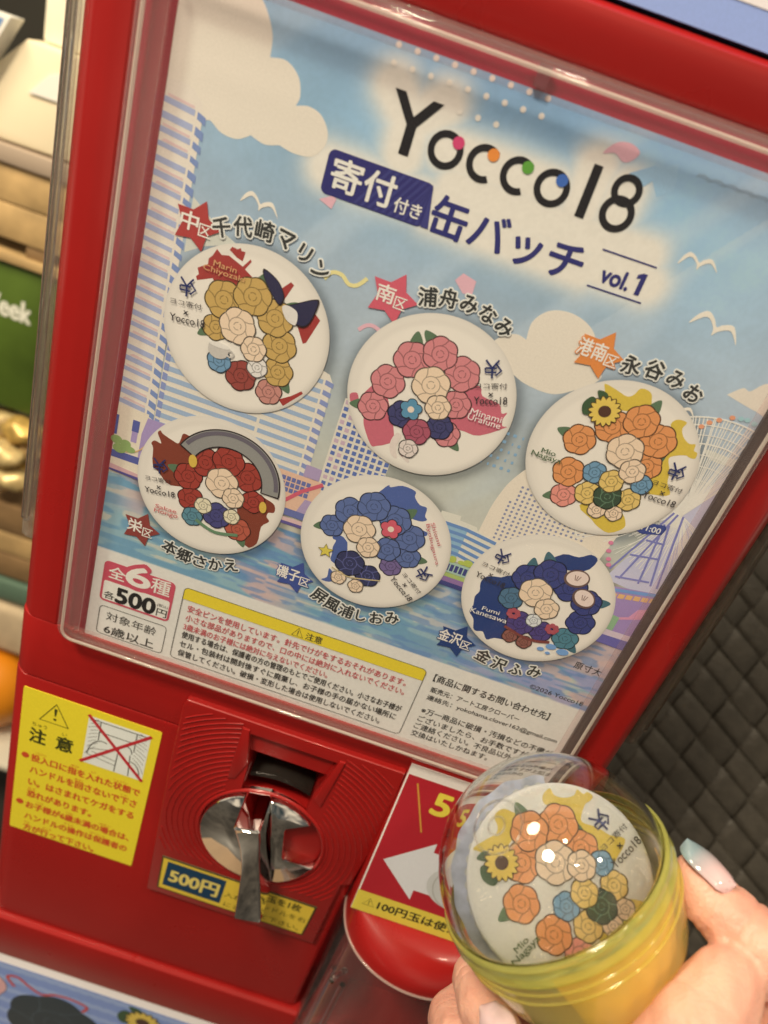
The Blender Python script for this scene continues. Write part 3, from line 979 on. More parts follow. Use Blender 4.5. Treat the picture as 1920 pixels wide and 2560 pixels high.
gull(34.5, 193.6, 1.0, -.05); gull(165.8, 220.0, .95, .15); gull(179.5, 204.4, 1.3, -.05); gull(182, 177.2, .8, .1)
b = MB()
for r_, row in enumerate([(247.0, 62.8), (242.4, 62.8), (239.5, 73.6), (236.6, 79.0)]):
    for kk in range(9 if r_ < 2 else (0 if r_ == 2 else 4)):
        b.ell(PF, row[1] + 5.5 * kk, row[0], .85, .85, Hh(3), n=14)
part(b, 'white_dot_print', (241, 231, 210))
b = MB(); b.poly(PF, smoothpts([(126.8, 239.0), (129.3, 242.6), (133.2, 243.6), (136.5, 242.2), (135.2, 239.6), (133, 238.6), (130, 240)], 4), Hh(3)); part(b, 'pink_confetti', (232, 180, 184)); b = MB()
b.poly(PF, [(51.8, 201.4), (55.6, 203.6), (57, 203), (56.2, 199.8)], Hh(3)); part(b, 'pink_confetti', (232, 180, 184)); b = MB(); b.poly(PF, [(99.2, 192.2), (101, 195), (105.6, 194), (105.8, 189.4), (102.8, 189.2)], Hh(2)); part(b, 'pink_confetti', (232, 180, 184)); b = MB()
b.line(PF, smoothpts([(74.8, 167.0), (76.8, 169.2), (79.2, 169.8), (82.2, 168.8)], 5, False), 1.3, Hh(3))
part(b, 'pink_confetti', (232, 180, 184))
b = MB(); b.line(PF, smoothpts([(59.6, 179.0), (61.6, 181.8), (64.8, 182.0), (67.6, 180.0), (70.4, 180.6), (72.8, 183.6)], 5, False), 1.3, Hh(3)); part(b, 'yellow_confetti', (238, 222, 150))
b = MB(); b.poly(PF, [(136, 236.5), (142, 240.5), (146, 240), (141, 234)], Hh(2)); part(b, 'blue_confetti', (160, 194, 214)); b = MB(); b.poly(PF, [(141, 239), (148, 243), (150, 236), (146, 233)], Hh(1)); part(b, 'blue_confetti', (160, 194, 214))
# --- skyline
b = MB(); b.poly(PF, [(0, 103), (0, 219), (4, 219.6), (8.5, 218.6), (11.6, 215.5), (12.3, 210), (13.4, 103)], Hh(2)); TA = part(b, 'tower_print', (234, 220, 198))
b = MB(); d2 = MB(); p2 = MB()
for kk in range(27):
    v0 = 214.5 - 4.15 * kk
    if v0 < 108:
        break
    hgt = 1.7 + .25 * math.sin(kk * 1.7)
    sl = -.12
    b.poly(PF, [(0, v0), (9.8, v0 + 9.8 * sl), (9.8, v0 - hgt + 9.8 * sl), (0, v0 - hgt)], Hh(3))
    d2.poly(PF, [(10.6, v0 - 1.3), (13.3, v0 - 2.4), (13.4, v0 - 2.4 - hgt * 1.3), (10.6, v0 - 1.3 - hgt * 1.2)], Hh(3))
    if kk % 3 != 1:
        p2.poly(PF, [(random.uniform(0, 3), v0 + .9), (9.5, v0 + .9 + 9 * sl), (9.5, v0 + .15 + 9 * sl), (1, v0 + .1)], Hh(3))
part(b, 'window_band', (172, 178, 200), TA); part(d2, 'side_band', (128, 146, 186), TA); part(p2, 'pink_band', (226, 194, 184), TA)
b = MB(); b.poly(PF, [(13.6, 100), (13.6, 152), (66, 150), (70, 149), (71.6, 146.5), (72.6, 98)], Hh(2)); TB = part(b, 'tower_print', (234, 221, 198))
b = MB(); d2 = MB(); d3 = MB()
for kk in range(13):
    v0 = 147.5 - 3.65 * kk
    b.poly(PF, [(14.2, v0 - .3), (49.5, v0 - .6), (49.5, v0 - 2.3), (14.2, v0 - 2.2)], Hh(3))
    b.poly(PF, [(50.6, v0 - .6), (68.4, v0 - .9), (68.4, v0 - 2.5), (50.6, v0 - 2.3)], Hh(3))
    d2.poly(PF, [(69.2, v0 - .6), (72.2, v0 - 1.2), (72.2, v0 - 3.0), (69.2, v0 - 2.4)], Hh(3)); d3.poly(PF, [(13.8, v0 + .6), (15.6, v0 + .2), (15.6, v0 - 2.4), (13.8, v0 - 2.2)], Hh(4))
part(b, 'window_band', (164, 182, 200), TB); part(d2, 'side_band', (142, 152, 190), TB); part(d3, 'side_band', (142, 152, 190), TB)
b = MB(); b.poly(PF, [(76.6, 95), (77.3, 143), (84, 144), (99.2, 128), (98.6, 95)], Hh(2)); TC = part(b, 'tower_print', (230, 218, 196))
b = MB(); p2 = MB()
for i in range(9):
    for j in range(20):
        uu, v0 = 77.8 + 2.45 * i, 96 + 2.5 * j
        if v0 > 141 - max(0, uu - 82) * .9:
            continue
        (p2 if i == 1 and j % 2 == 0 or (i == 0 and j % 3 == 0) else b).poly(PF, [(uu, v0 - .04 * i), (uu + 1.55, v0 - .06), (uu + 1.55, v0 + 1.45), (uu, v0 + 1.5)], Hh(3))
part(b, 'window_grid', (98, 118, 172), TC); part(p2, 'pink_window', (206, 176, 184), TC)
b = MB(); b.poly(PF, smoothpts([(150, 150), (143.4, 139), (140.7, 133.4), (139.5, 129.1), (138.4, 123.1), (138.0, 117), (137.4, 104)], 5, False) + [(180, 104), (184, 128), (178, 150)], Hh(2)); SL = part(b, 'sail_tower_print', (238, 222, 196))
b = MB()
for i in range(16):
    for j in range(17):
        uu = 143.4 + 1.95 * i; v0 = 110.6 + 1.72 * j
        if i == 0 and v0 > 127 or i > 0 and v0 > 133.6 or v0 < 120.6 and uu > 168:
            continue
        b.rrect(PF, uu, v0, uu + .85, v0 + .85, .2, Hh(3))
part(b, 'window_dot', (142, 146, 168), SL)
b = MB(); b.poly(PF, [(122.5, 100), (122.5, 114.4), (129.8, 114.8), (130, 113), (136.6, 112.6), (137.4, 111.2), (146, 108.6), (146, 96), (122.5, 96)], Hh(3)); BB = part(b, 'office_print', (228, 220, 198))
b = MB()
for kk in range(5):
    v0 = 109.9 - 2.75 * kk
    b.line(PF, [(123, v0 + .3), (133.3, v0 + .35), (145.4 - kk, v0 - 1.2)], 1.35, Hh(5))
part(b, 'window_band', (112, 146, 190), BB)
b = MB(); b.rect(PF, 123, 96.5, 134, 110.6, Hh(4)); part(b, 'blue_wing', (150, 184, 200), BB)  # flat blue print on the office's left wing
b = MB()
for i in range(26):
    a_, r_ = random.random(), random.random()
    b.rrect(PF, 128 + 2.6 * (i % 5) + random.uniform(-.4, .4), 137 + 3.2 * (i // 5), 128.9 + 2.6 * (i % 5), 138.1 + 3.2 * (i // 5), .25, Hh(2))
part(b, 'bubble_print', (140, 174, 196))
b = MB(); b.rect(PF, 118, 90.6, 141, 95.4, Hh(5)); QB = part(b, 'pier_print', (176, 200, 178))
b = MB(); b.poly(PF, [(118, 88.6), (141, 88.7), (141, 90.5), (118, 90.4)], Hh(6)); part(b, 'lawn', (176, 192, 110), QB)
b = MB(); b.rect(PF, 118, 86.5, 141, 88.7, Hh(6)); part(b, 'quay', (150, 116, 160), QB)
b = MB(); b.rect(PF, 118, 84.6, 141, 86.5, Hh(6))
for kk in range(5):
    b.rect(PF, 131.6 + 1.75 * kk, 91.4, 132.9 + 1.75 * kk, 94.4, Hh(6))
part(b, 'dark_window', (70, 72, 124), QB)
b = MB(); b.ell(PF, 133, 96.6, 1.5, 1.5, Hh(7)); b.ell(PF, 139, 97, 1.9, 1.5, Hh(7)); b.ell(PF, 136.6, 96.4, 1.4, .9, Hh(7)); part(b, 'tree_print', (186, 196, 90), QB)
# left quay
b = MB(); b.rect(PF, 0, 85, 11.6, 112, Hh(4)); LQ = part(b, 'waterfront_print', (234, 218, 190))
b = MB(); b.poly(PF, [(11.4, 110.5), (19, 110.5), (19, 92), (10, 92), (10, 103.5)], Hh(5)); b.rect(PF, 6.4, 99, 8.6, 108, Hh(5)); part(b, 'lilac_block', (172, 150, 188), LQ)
b = MB(); b.rect(PF, 6.2, 103.4, 8.8, 108, Hh(6)); b.rect(PF, 0, 100, .9, 108, Hh(6)); b.rect(PF, 0, 90.5, 12, 93.5, Hh(5)); part(b, 'dark_window', (92, 98, 156), LQ)
b = MB(); b.ell(PF, 1.2, 98.0, 2.2, 1.7, Hh(7)); b.ell(PF, 4.8, 97.4, 2.0, 1.6, Hh(7)); b.ell(PF, 2.8, 94.8, 2.6, 1.9, Hh(8)); b.ell(PF, 6.6, 95.6, 2.2, 1.3, Hh(8)); part(b, 'tree_print', (148, 172, 104), LQ)
b = MB(); b.line(PF, smoothpts([(5, 94.2), (8, 95), (10.5, 97), (12.5, 100)], 5, False), .5, Hh(8)); part(b, 'arch_line', (220, 176, 120), LQ)
b = MB(); b.poly(PF, [(0, 87.6), (13, 86.4), (13, 84.6), (0, 85.4)], Hh(9)); part(b, 'quay', (214, 170, 168), LQ)
b = MB(); b.poly(PF, [(0, 85.6), (13, 85.2), (13, 84.0), (0, 84.8)], Hh(10)); part(b, 'dark_quay', (92, 84, 138), LQ)
# orange blocks between the lower badges
b = MB(); b.poly(PF, [(62, 94), (62, 109), (78.5, 108.8), (78.5, 94)], Hh(5)); OB = part(b, 'terrace_print', (232, 188, 156))
b = MB(); b.poly(PF, [(70.8, 109), (71, 114), (76.9, 113.8), (76.9, 109)], Hh(5)); b.poly(PF, [(74, 100), (78.5, 100), (78.5, 94), (72, 94)], Hh(6)); part(b, 'lilac_block', (178, 156, 184), OB)
b = MB()
for i in range(6):
    for j in range(3):
        b.rect(PF, 63.5 + 1.9 * i, 100.6 + 2.3 * j, 65.0 + 1.9 * i, 102.4 + 2.3 * j, Hh(6))
b.rect(PF, 66, 91, 79, 94, Hh(6))
part(b, 'dark_window', (110, 116, 164), OB)
b = MB(); b.line(PF, [(66.8, 97.0), (72, 102.8), (78.8, 108.2)], 1.5, Hh(7)); part(b, 'red_bridge', (214, 98, 112), OB)
b = MB(); b.poly(PF, [(62, 90), (80, 90.5), (80, 88.8), (62, 88.4)], Hh(6)); part(b, 'quay', (224, 186, 178), OB)
b = MB(); b.poly(PF, [(62, 88.4), (80, 88.8), (80, 87.4), (62, 87.2)], Hh(6)); part(b, 'dark_quay', (104, 92, 146), OB)
# ferris wheel
WC = (200.4, 143.2)
b = MB()
for kk in range(78):
    t = math.radians(62 + kk * 2.0) + random.uniform(-.015, .015)
    R = 36.5
    p1 = (WC[0] + R * math.cos(t), WC[1] + R * math.sin(t))
    f = 1.0
    for q_ in np.linspace(1, .05, 40):
        if WC[0] + R * q_ * math.cos(t) < PW - .2:
            f = q_; break
    b.line(PF, [WC, (WC[0] + R * f * math.cos(t), WC[1] + R * f * math.sin(t))], .40, Hh(3))
for R, wd_ in ((36.2, .5), (33.5, .4), (30, .3), (27, .5), (23, .3), (19, .35), (14, .35)):
    b.line(PF, [(WC[0] + R * math.cos(t), WC[1] + R * math.sin(t)) for t in np.linspace(math.radians(74), math.radians(215), 60) if WC[0] + R * math.cos(t) < PW], wd_, Hh(4))
for kk in range(44):
    t = math.radians(200 + kk * 3.4); R = random.uniform(14, 28)
    p1 = (min(PW - .2, WC[0] + R * math.cos(t)), WC[1] + R * math.sin(t))
    b.line(PF, [WC, p1], .26, Hh(3)); q0 = random.uniform(.3, .8); b.line(PF, [(WC[0] + (p1[0] - WC[0]) * q0, WC[1] + (p1[1] - WC[1]) * q0), (WC[0] + (p1[0] - WC[0]) * .95 - 2, WC[1] + (p1[1] - WC[1]) * .95)], .2, Hh(3))
WH = part(b, 'ferris_wheel_print', (240, 232, 222))
b = MB(); b.poly(PF, [(187, 110), (197.5, 143), (PW - .1, 141), (PW - .1, 108)], Hh(2)); b.poly(PF, [(199.8, 150), (PW - .1, 168), (PW - .1, 140), (196, 140)], Hh(1)); part(b, 'lilac_haze', (204, 200, 214), WH)
b = MB()
for a_, c_ in [((197.5, 143.2), (187.1, 114.6)), ((199.0, 143), (191.8, 112)), ((198.2, 138.1), (203.5, 113.2)), ((196.6, 138), (199.0, 112.5)), ((201, 143), (206, 113)), ((191.1, 122.6), (201.3, 124.5)), ((190.2, 112.3), (202.4, 114.5)), ((193.6, 130), (200.2, 130.6))]:
    b.line(PF, [a_, c_], .75, Hh(5))
part(b, 'wheel_leg', (132, 132, 186), WH)
for nm, cols in (('orange_cabin', [(190.8, 174.7, (236, 156, 120)), (192.5, 176.8, (236, 160, 118)), (194.9, 178.6, (240, 178, 112)), (198.3, 180.7, (238, 186, 128))]),
                 ('blue_cabin', [(201, 181.3, (180, 204, 190)), (203, 181.6, (166, 202, 200)), (205.6, 181.2, (96, 164, 186)), (208.2, 180.8, (72, 140, 166))]),
                 ('pink_cabin', [(182.9, 124.5, (226, 140, 158)), (183.6, 121.2, (226, 132, 160)), (185.0, 118.1, (216, 140, 166)), (186.0, 115.9, (206, 140, 172))])):
    b = MB()
    for u_, v_, c_ in cols:
        b.ell(PF, u_, v_, .95, .8, Hh(6), n=16)
    part(b, nm, cols[1][2], WH)
b = MB(); b.poly(PF, [(187, 132.6), (190.8, 136.4), (197.0, 137.6), (198.0, 136.6), (197.5, 133.8), (191, 131.8)], Hh(7)); CK = part(b, 'clock_panel', (62, 76, 136), WH)
b = MB(); b.text(PF, '11:00', (190.0, 133.4, 196.6, 135.6), Hh(9), .02, .06); part(b, 'clock_digits', (232, 226, 214), CK)
# right pier
b = MB(); b.poly(PF, [(190, 88), (190, 108), (209.5, 111.4), (209.5, 88)], Hh(4)); RP = part(b, 'fairground_print', (168, 142, 186))
b = MB(); b.poly(PF, [(190, 107), (209.5, 111.5), (209.5, 110), (190, 105.7)], Hh(5)); part(b, 'blue_roof', (120, 158, 206), RP)
b = MB()
for kk in range(6):
    b.poly(PF, [(192 + 2.8 * kk, 103.4 + .6 * kk), (194.3 + 2.8 * kk, 103.8 + .6 * kk), (194.3 + 2.8 * kk, 105.8 + .6 * kk), (192 + 2.8 * kk, 105.4 + .6 * kk)], Hh(5))
part(b, 'orange_stall', (232, 182, 122), RP)
b = MB(); b.poly(PF, [(196, 94), (208, 99), (208, 100.2), (196, 95.2)], Hh(5)); b.poly(PF, [(202, 97), (208, 100), (208, 104), (204, 102)], Hh(6)); part(b, 'pink_slide', (222, 156, 178), RP)
b = MB(); b.poly(PF, [(194, 90), (199.5, 90), (199.5, 96.4), (196, 96.8)], Hh(6)); part(b, 'tree_print', (150, 184, 140), RP)
b = MB(); b.poly(PF, [(188, 89.6), (209.5, 90.2), (209.5, 87.6), (188, 87.0)], Hh(7)); part(b, 'quay', (216, 196, 200), RP)
b = MB(); b.poly(PF, [(188, 87), (209.5, 87.6), (209.5, 83), (188, 83.4)], Hh(7)); part(b, 'dark_quay', (112, 106, 168), RP)
# --- title lettering
TH = 4
b = MB()
b.poly(PF, [(65.1, 236.8), (68.4, 236.8), (72.4, 231.3), (76.6, 236.8), (79.9, 236.8), (74.0, 228.9), (74.0, 220.9), (71.0, 220.9), (71.0, 228.9)], Hh(TH))
b.ring(PF, 84.0, 226.0, 3.3, 5.25, Hh(TH))
for cx in (95.9, 106.4):
    b.ring(PF, cx, 226.0, 3.3, 5.25, Hh(TH), math.radians(48), math.radians(302))
b.ring(PF, 116.9, 226.0, 3.3, 5.25, Hh(TH))
b.poly(PF, [(125.8, 235.8), (128.5, 235.8), (128.8, 221.1), (126.0, 221.1)], Hh(TH))
b.ring(PF, 137.4, 232.0, 2.5, 4.45, Hh(TH)); b.ring(PF, 137.4, 225.4, 3.1, 5.1, Hh(TH + 1))
part(b, 'title_lettering', (34, 32, 34))
for nm, (u_, v_), c_ in (('pink_dot', (87.0, 228.9), (214, 70, 112)), ('orange_dot', (97.7, 229.0), (236, 142, 62)), ('green_dot', (108.3, 229.0), (98, 160, 60)), ('blue_dot', (118.9, 228.8), (66, 106, 176))):
    b = MB(); b.ell(PF, u_, v_, 1.75, 1.75, Hh(TH + 3)); part(b, nm, c_)
b = MB(); b.rrect(PF, 51.4, 203.4, 84.2, 216.2, 2.0, Hh(TH)); BX = part(b, 'navy_box', (52, 50, 108))
b = MB()
for kk in range(12):
    u_ = 63 + 2.2 * kk
    b.poly(PF, [(max(52, u_ - 1.0), 203.7), (min(83.8, u_), 203.7), (min(83.8, u_ + 8), 215.9), (min(83.8, u_ + 7), 215.9)], Hh(TH + 1))
part(b, 'diagonal_stripe', (66, 66, 122), BX)
b = MB(); b.text(PF, '寄付', (53.6, 205.4, 73.6, 214.6), Hh(TH + 3), .02); b.text(PF, '付き', (74.2, 205.2, 82.8, 209.6), Hh(TH + 3), .018); part(b, 'box_lettering', (240, 231, 212), BX)
b = MB(); b.text(PF, '缶バッチ', (86.0, 203.0, 134.0, 214.4), Hh(TH), .024)
b.text(PF, 'vol.', (140.6, 206.2, 149.4, 211.2), Hh(TH), .03); b.poly(PF, [(152.0, 206.0), (153.5, 206.0), (153.5, 212.6), (152.3, 212.6), (150.8, 211.7), (150.8, 210.5), (152.0, 211.0)], Hh(TH))
b.line(PF, [(137.8, 215.1), (155.0, 215.3)], .45, Hh(TH)); b.line(PF, [(137.8, 204.0), (155.3, 204.3)], .45, Hh(TH))
part(b, 'subtitle_lettering', (50, 50, 110))

# --- ward stars and names
WARD = [((16.2, 181.6), 8.2, '中', '区', (178, 62, 58)), ((82.2, 180.6), 8.6, '南', '区', (216, 96, 108)), ((150.2, 185.8), 8.2, '港南', '区', (230, 140, 70)),
        ((15.8, 63.6), 7.9, '栄', '区', (146, 66, 58)), ((78.6, 65.9), 7.8, '磯子', '区', (68, 84, 146)), ((146.8, 62.4), 8.2, '金沢', '区', (40, 66, 116))]
for (u_, v_), R, t1, t2, c_ in WARD:
    b = MB(); b.poly(PF, [q_ for q_ in star(u_, v_, R, R * .56, 76)], Hh(11)); s_ = part(b, 'ward_star', c_)
    two = len(t1) == 2
    L0 = u_ - (7.2 if two else 5.2)
    W1 = 9.2 if two else 5.8
    if two:
        b = MB(); b.text(PF, t1, (L0, v_ - 2.2, L0 + W1, v_ + 3.4), Hh(12), .07); b.text(PF, t2, (L0 + W1 + .4, v_ - 2.9, L0 + W1 + 4.4, v_ + 1.0), Hh(12), .07); part(b, 'lettering_outline', c_, s_)
    b = MB(); b.text(PF, t1, (L0, v_ - 2.2, L0 + W1, v_ + 3.4), Hh(14), .018); b.text(PF, t2, (L0 + W1 + .4, v_ - 2.9, L0 + W1 + 4.4, v_ + 1.0), Hh(14), .01); part(b, 'ward_lettering', (244, 232, 214), s_)
NAMES = [('千代崎マリン', (24.4, 183.1), (58.0, 181.4), BC[0], 1), ('浦舟みなみ', (92.9, 184.6), (118.8, 183.2), BC[1], 1), ('永谷みお', (161.2, 184.9), (183.4, 184.2), BC[2], 1),
         ('本郷さかえ', (28.1, 58.3), (53.6, 61.0), BC[3], -1), ('屏風浦しおみ', (90.2, 61.2), (119.8, 62.8), BC[4], -1), ('金沢ふみ', (159.0, 58.2), (180.2, 60.9), BC[5], -1)]
for tx, a_, c_, ctr, sgn in NAMES:
    nm_b = MB(); nm_h = MB()
    A0 = math.atan2(a_[1] - ctr[1], a_[0] - ctr[0]); A1 = math.atan2(c_[1] - ctr[1], c_[0] - ctr[0])
    R = 33.6
    n = len(tx)
    for i, chx in enumerate(tx):
        t = A0 + (A1 - A0) * i / (n - 1)
        u_, v_ = ctr[0] + R * math.cos(t), ctr[1] + R * math.sin(t)
        rot = (t - math.pi / 2) if sgn > 0 else (t + math.pi / 2)
        rot *= .75
        sw, sh = 5.9, 5.9
        if chx in 'マさかえみなおふ':
            sw, sh = 5.2, 5.2
        if chx in 'ンリし':
            sw, sh = (3.7 if chx != 'ン' else 4.8), 5.0
        if chx == '千' or chx == '舟':
            sw = 5.6
        c0, s0 = math.cos(rot), math.sin(rot)
        ox, oy = u_ - sw / 2 * c0 + sh / 2 * s0, v_ - sw / 2 * s0 - sh / 2 * c0
        nm_h.text(PF, chx, (ox, oy, ox + sw, oy + sh), Hh(12), .11, rot)
        nm_b.text(PF, chx, (ox, oy, ox + sw, oy + sh), Hh(14), .026, rot)
    part(nm_h, 'name_outline', (236, 230, 212)); part(nm_b, 'name_lettering', (58, 58, 54))

# --- price and age boxes, caution box, contact lines
b = MB(); b.rrect(PF, 3.9, 22.9, 34.1, 43.4, 2.2, Hh(4)); PB = part(b, 'price_box', (208, 84, 98))
b = MB(); b.rrect(PF, 4.9, 23.9, 33.1, 33.6, 1.0, Hh(5)); part(b, 'white_field', (240, 232, 216), PB)
b = MB(); b.text(PF, '6', (12.6, 34.6, 24.6, 46.2), Hh(6), .09); part(b, 'numeral_outline', (208, 84, 98), PB)
b = MB(); b.text(PF, '全', (6.2, 35.6, 13.2, 41.6), Hh(8), .018); b.text(PF, '6', (13.6, 35.6, 23.6, 45.2), Hh(8), .03); b.text(PF, '種', (24.2, 35.6, 32.2, 43.0), Hh(8), .012); part(b, 'count_lettering', (244, 236, 220), PB)
b = MB(); b.text(PF, '各', (5.6, 24.6, 10.2, 28.4), Hh(7), .01); b.text(PF, '500', (10.8, 24.3, 27.4, 31.8), Hh(7), .04); b.text(PF, '円', (28.4, 24.5, 32.8, 28.4), Hh(7), .01); b.text(PF, '(税込)', (28.2, 29.2, 32.8, 31.0), Hh(7), .0); part(b, 'price_lettering', (40, 38, 36), PB)
b = MB(); b.line(PF, rr(4.8, 5.2, 34.0, 20.2, 1.8), .28, Hh(4), closed=True)
b.text(PF, '対象年齢', (8.0, 13.4, 30.0, 18.0), Hh(4), -.004); b.text(PF, '6歳以上', (8.0, 6.0, 30.0, 10.8), Hh(4), .014)
b.line(PF, rr(37.8, 5.6, 141.4, 43.4, 2.0), .25, Hh(8), closed=True)
b.line(PF, [(86.7, 42.4), (84.4, 38.2), (89.2, 38.2)], .35, Hh(8), closed=True); b.rect(PF, 86.6, 39.5, 86.95, 41.2, Hh(8)); b.ell(PF, 86.75, 38.9, .25, .25, Hh(8))
b.text(PF, '注意', (90.2, 38.2, 97.2, 41.8), Hh(8), .012)
for tx, u1, v_ in (('使用する場合は、保護者の方の管理のもとでご使用ください。小さなお子様が', 138.0, 18.2), ('セル・包装材は開封後すぐに廃棄し、お子様の手の届かない場所に', 137.2, 13.2), ('保管してください。破損・変形した場合は使用しないでください。', 131.6, 8.2)):
    b.text(PF, tx, (40.8, v_ - .6, u1, v_ + 3.0), Hh(8), .013)
b.text(PF, 'カプ', (132.5, 17.6, 138.6, 21.2), Hh(8), .003) if False else None
part(b, 'notice_lettering', (56, 52, 46))
b = MB(); b.poly(PF, [(37.9, 37.4), (141.4, 37.4), (141.4, 42.0), (140.6, 43.0), (139.6, 43.3), (39.6, 43.3), (38.4, 42.8), (37.9, 41.8)], Hh(6)); part(b, 'yellow_strip', (240, 212, 56))
b = MB()
for tx, u1, v_ in (('安全ピンを使用しています。針先でけがをするおそれがあります。', 135.6, 32.6), ('小さな部品がありますので、口の中には絶対に入れないでください。', 136.4, 27.8), ('3歳未満のお子様には絶対に与えないでください。', 104.0, 23.0)):
    b.text(PF, tx, (40.8, v_ - .9, u1, v_ + 2.7), Hh(8), .013)
part(b, 'warning_lettering', (206, 92, 92))
b = MB()
for tx, u0, u1, v_, hh_, bo in (('【商品に関するお問い合わせ先】', 145.2, 195.2, 39.4, 4.0, .016), ('販売元：アート工房クローバー', 146.0, 184.6, 33.6, 2.9, .013), ('連絡先：yokohama.clover162@gmail.com', 145.8, 203.2, 28.8, 3.2, .010),
                            ('※万一商品に破損・汚損などの不備が', 146.0, 204.2, 21.4, 3.4, .013), ('ございましたら、お手数ですが上記ま', 146.0, 205.6, 16.6, 3.4, .013), ('ご連絡ください。不良品以外の', 145.8, 192.8, 12.2, 3.4, .013), ('交換はいたしかねます。', 146.0, 180.6, 7.8, 3.4, .013)):
    b.text(PF, tx, (u0, v_ - .4, u1, v_ - .4 + hh_), Hh(4), bo)
b.text(PF, '©2026 Yocco18', (181.9, 51.6, 204.6, 53.9), Hh(4), .0); b.text(PF, '原寸大', (193.4, 68.0, 204.6, 71.6), Hh(4), .004)
part(b, 'contact_lettering', (52, 50, 46))
b = MB()
for kk in range(30):
    u_ = 154 + kk * .72; v_ = 241.6 + .25 * math.sin(kk) + .3 * random.random()
    b.line(PF, [(u_, v_ - .5), (u_ + .5, v_ + .6), (u_ + .9, v_ - .1)], .22, Hh(2))
part(b, 'scuff_mark', (136, 152, 160))

# ------------------------------------------------------------------ badge art (printed on the poster and on the badge in the capsule)
PATCH = [
    [[(-12.6, 11.0), (-14.5, 13.8), (-19.4, 11.4), (-20.0, 12.5), (-19.2, 13.5), (-20.0, 15.4), (-17.9, 16.9), (-16.9, 17.6), (-17.0, 19.4), (-15.9, 20.8), (-15.4, 23.9), (-13.1, 21.9), (-10.8, 22.5), (-5.7, 20.6), (-3.7, 23.6), (-3.2, 23.0), (-4.8, 20.0), (-.3, 17.5), (4, 11)],
     [(-10.9, 24.3), (-10.3, 25.5), (-8.5, 25.3), (-7.5, 26.0), (-7.1, 25.2), (-5.8, 25.3), (-5.9, 23.8), (-6.1, 22.2), (-8.1, 22.7)], [(7.9, 14.6), (7.3, 17.1), (10.6, 21.1), (11.8, 20.4), (9.6, 14.3)],
     [(19.3, 2.9), (15.5, 9.0), (20.9, 13.8), (22.9, 12.3), (20.3, 3.6)], [(16.1, -19.0), (20.1, -16.2), (23.1, -13.3), (24.4, -14.4), (18.4, -21.0)]],
    [[(-26.8, -8.3), (-24.1, -6.9), (-22.5, -9.3), (-21.6, -5.5), (-16.8, -1.1), (-7.3, -17.6), (-12.2, -23.2), (-14.5, -23.1), (-18.8, -16.9), (-19.8, -12.8), (-22.3, -11.7), (-24.8, -11.5)], [(-4.3, -21.1), (-2.2, -20.3), (-.3, -24.7), (-3.4, -23.1)],
     [(8.7, 8.2), (14.2, 9.4), (16.0, 6.7), (22.2, 6.0), (24.1, 3.2), (25.8, 4.1), (25.2, 1.4), (26.0, -.9), (27.4, -.9), (20.1, -6.8), (14.8, -7.2), (8, -6)]],
    [[(-13.7, 24.8), (-8.7, 23.4), (-5.1, 22.6), (-3.3, 23.9), (-2.2, 26.5), (1.0, 26.5), (2.7, 24.2), (2.9, 20), (-9.7, 17), (-12.4, 22.0)],
     [(13.7, 14.7), (12.0, 18.8), (13.3, 21.0), (16.5, 21.1), (16.1, 18.7), (17.8, 16.2), (20.6, 14.7), (22.6, 15.2), (23.1, 13.0), (24.6, 12.7), (24.8, 10.6), (22.9, 10.3), (21.5, 10.6), (18.5, 9.3), (17.0, 7.5), (19.4, 3.5), (20.7, -.6), (23.4, -4.3), (18.8, -6.1), (12.9, -6.0), (9.5, 4.2)],
     [(-2.9, -19.0), (4.0, -12), (8.6, -12), (11.7, -16.1), (14.0, -18.6), (14.9, -21.7), (11.2, -26.0), (6.1, -24.3), (3.1, -22.5)]],
    [[(-23.3, 16.6), (-21.4, 15.0), (-17.8, 13.8), (-15.3, 13.3), (-14.6, 15.5), (-14.2, 17.7), (-12.3, 17.8), (-10.0, 15.9), (-6, .8), (-14.9, -4.7), (-20.3, -1.0), (-23.2, 1.8), (-24.0, 8.0), (-25.0, 9.8), (-23.9, 11.3), (-21.5, 10.9), (-21.9, 12.2), (-23.3, 14.7)],
     [(16, 3.5), (21.7, 3.1), (24.6, 1.8), (25.1, -1.2), (23.1, -2.0), (22.8, -4.0), (24.2, -5.7), (21.8, -9.1), (22.1, -17.0), (17.6, -19.3), (11, -4.0)]],
    [[(-4.8, 19.5), (-4.0, 23.1), (-2.5, 25.3), (-1.7, 24.7), (2.2, 26.8), (7.2, 26.4), (7.7, 24.2), (10.4, 21.8), (13.2, 21.6), (13.6, 18.2), (14.8, 16.9), (12.2, 15.4), (5.0, 16)],
     [(-16.0, -1.0), (-10, -3.2), (-9, -13.5), (-13.7, -13.4), (-14.2, -10.2), (-14.7, -7.1), (-14.3, -4.1), (-15.7, -3.7)], [(-15.1, -23.0), (-13.2, -21.1), (-13.5, -17.2), (-12.1, -17.7), (-9.3, -20.4), (-11.9, -23.0)], [(12, 11.9), (16.5, 12.1), (16.3, 10.2), (12, 9.8)]],
    [[(-3.1, 16), (.7, 22.2), (6.4, 23.1), (10.1, 26.0), (13.1, 24.2), (10, 18.0)], [(-22.4, -.7), (-21.2, 2.8), (-16.3, 4.4), (-11, 5.1), (-1, -18.1), (-8.4, -22.4), (-11.0, -24.3), (-13.6, -21.4), (-16.0, -22.1), (-17.9, -21.6), (-19.1, -17.2), (-21.7, -14.5), (-21.4, -11.2), (-22.2, -7.3), (-21.4, -4.4)]]]
PCOL = [(168, 62, 56), (206, 108, 118), (222, 190, 74), (136, 66, 48), (84, 102, 156), (44, 66, 118)]
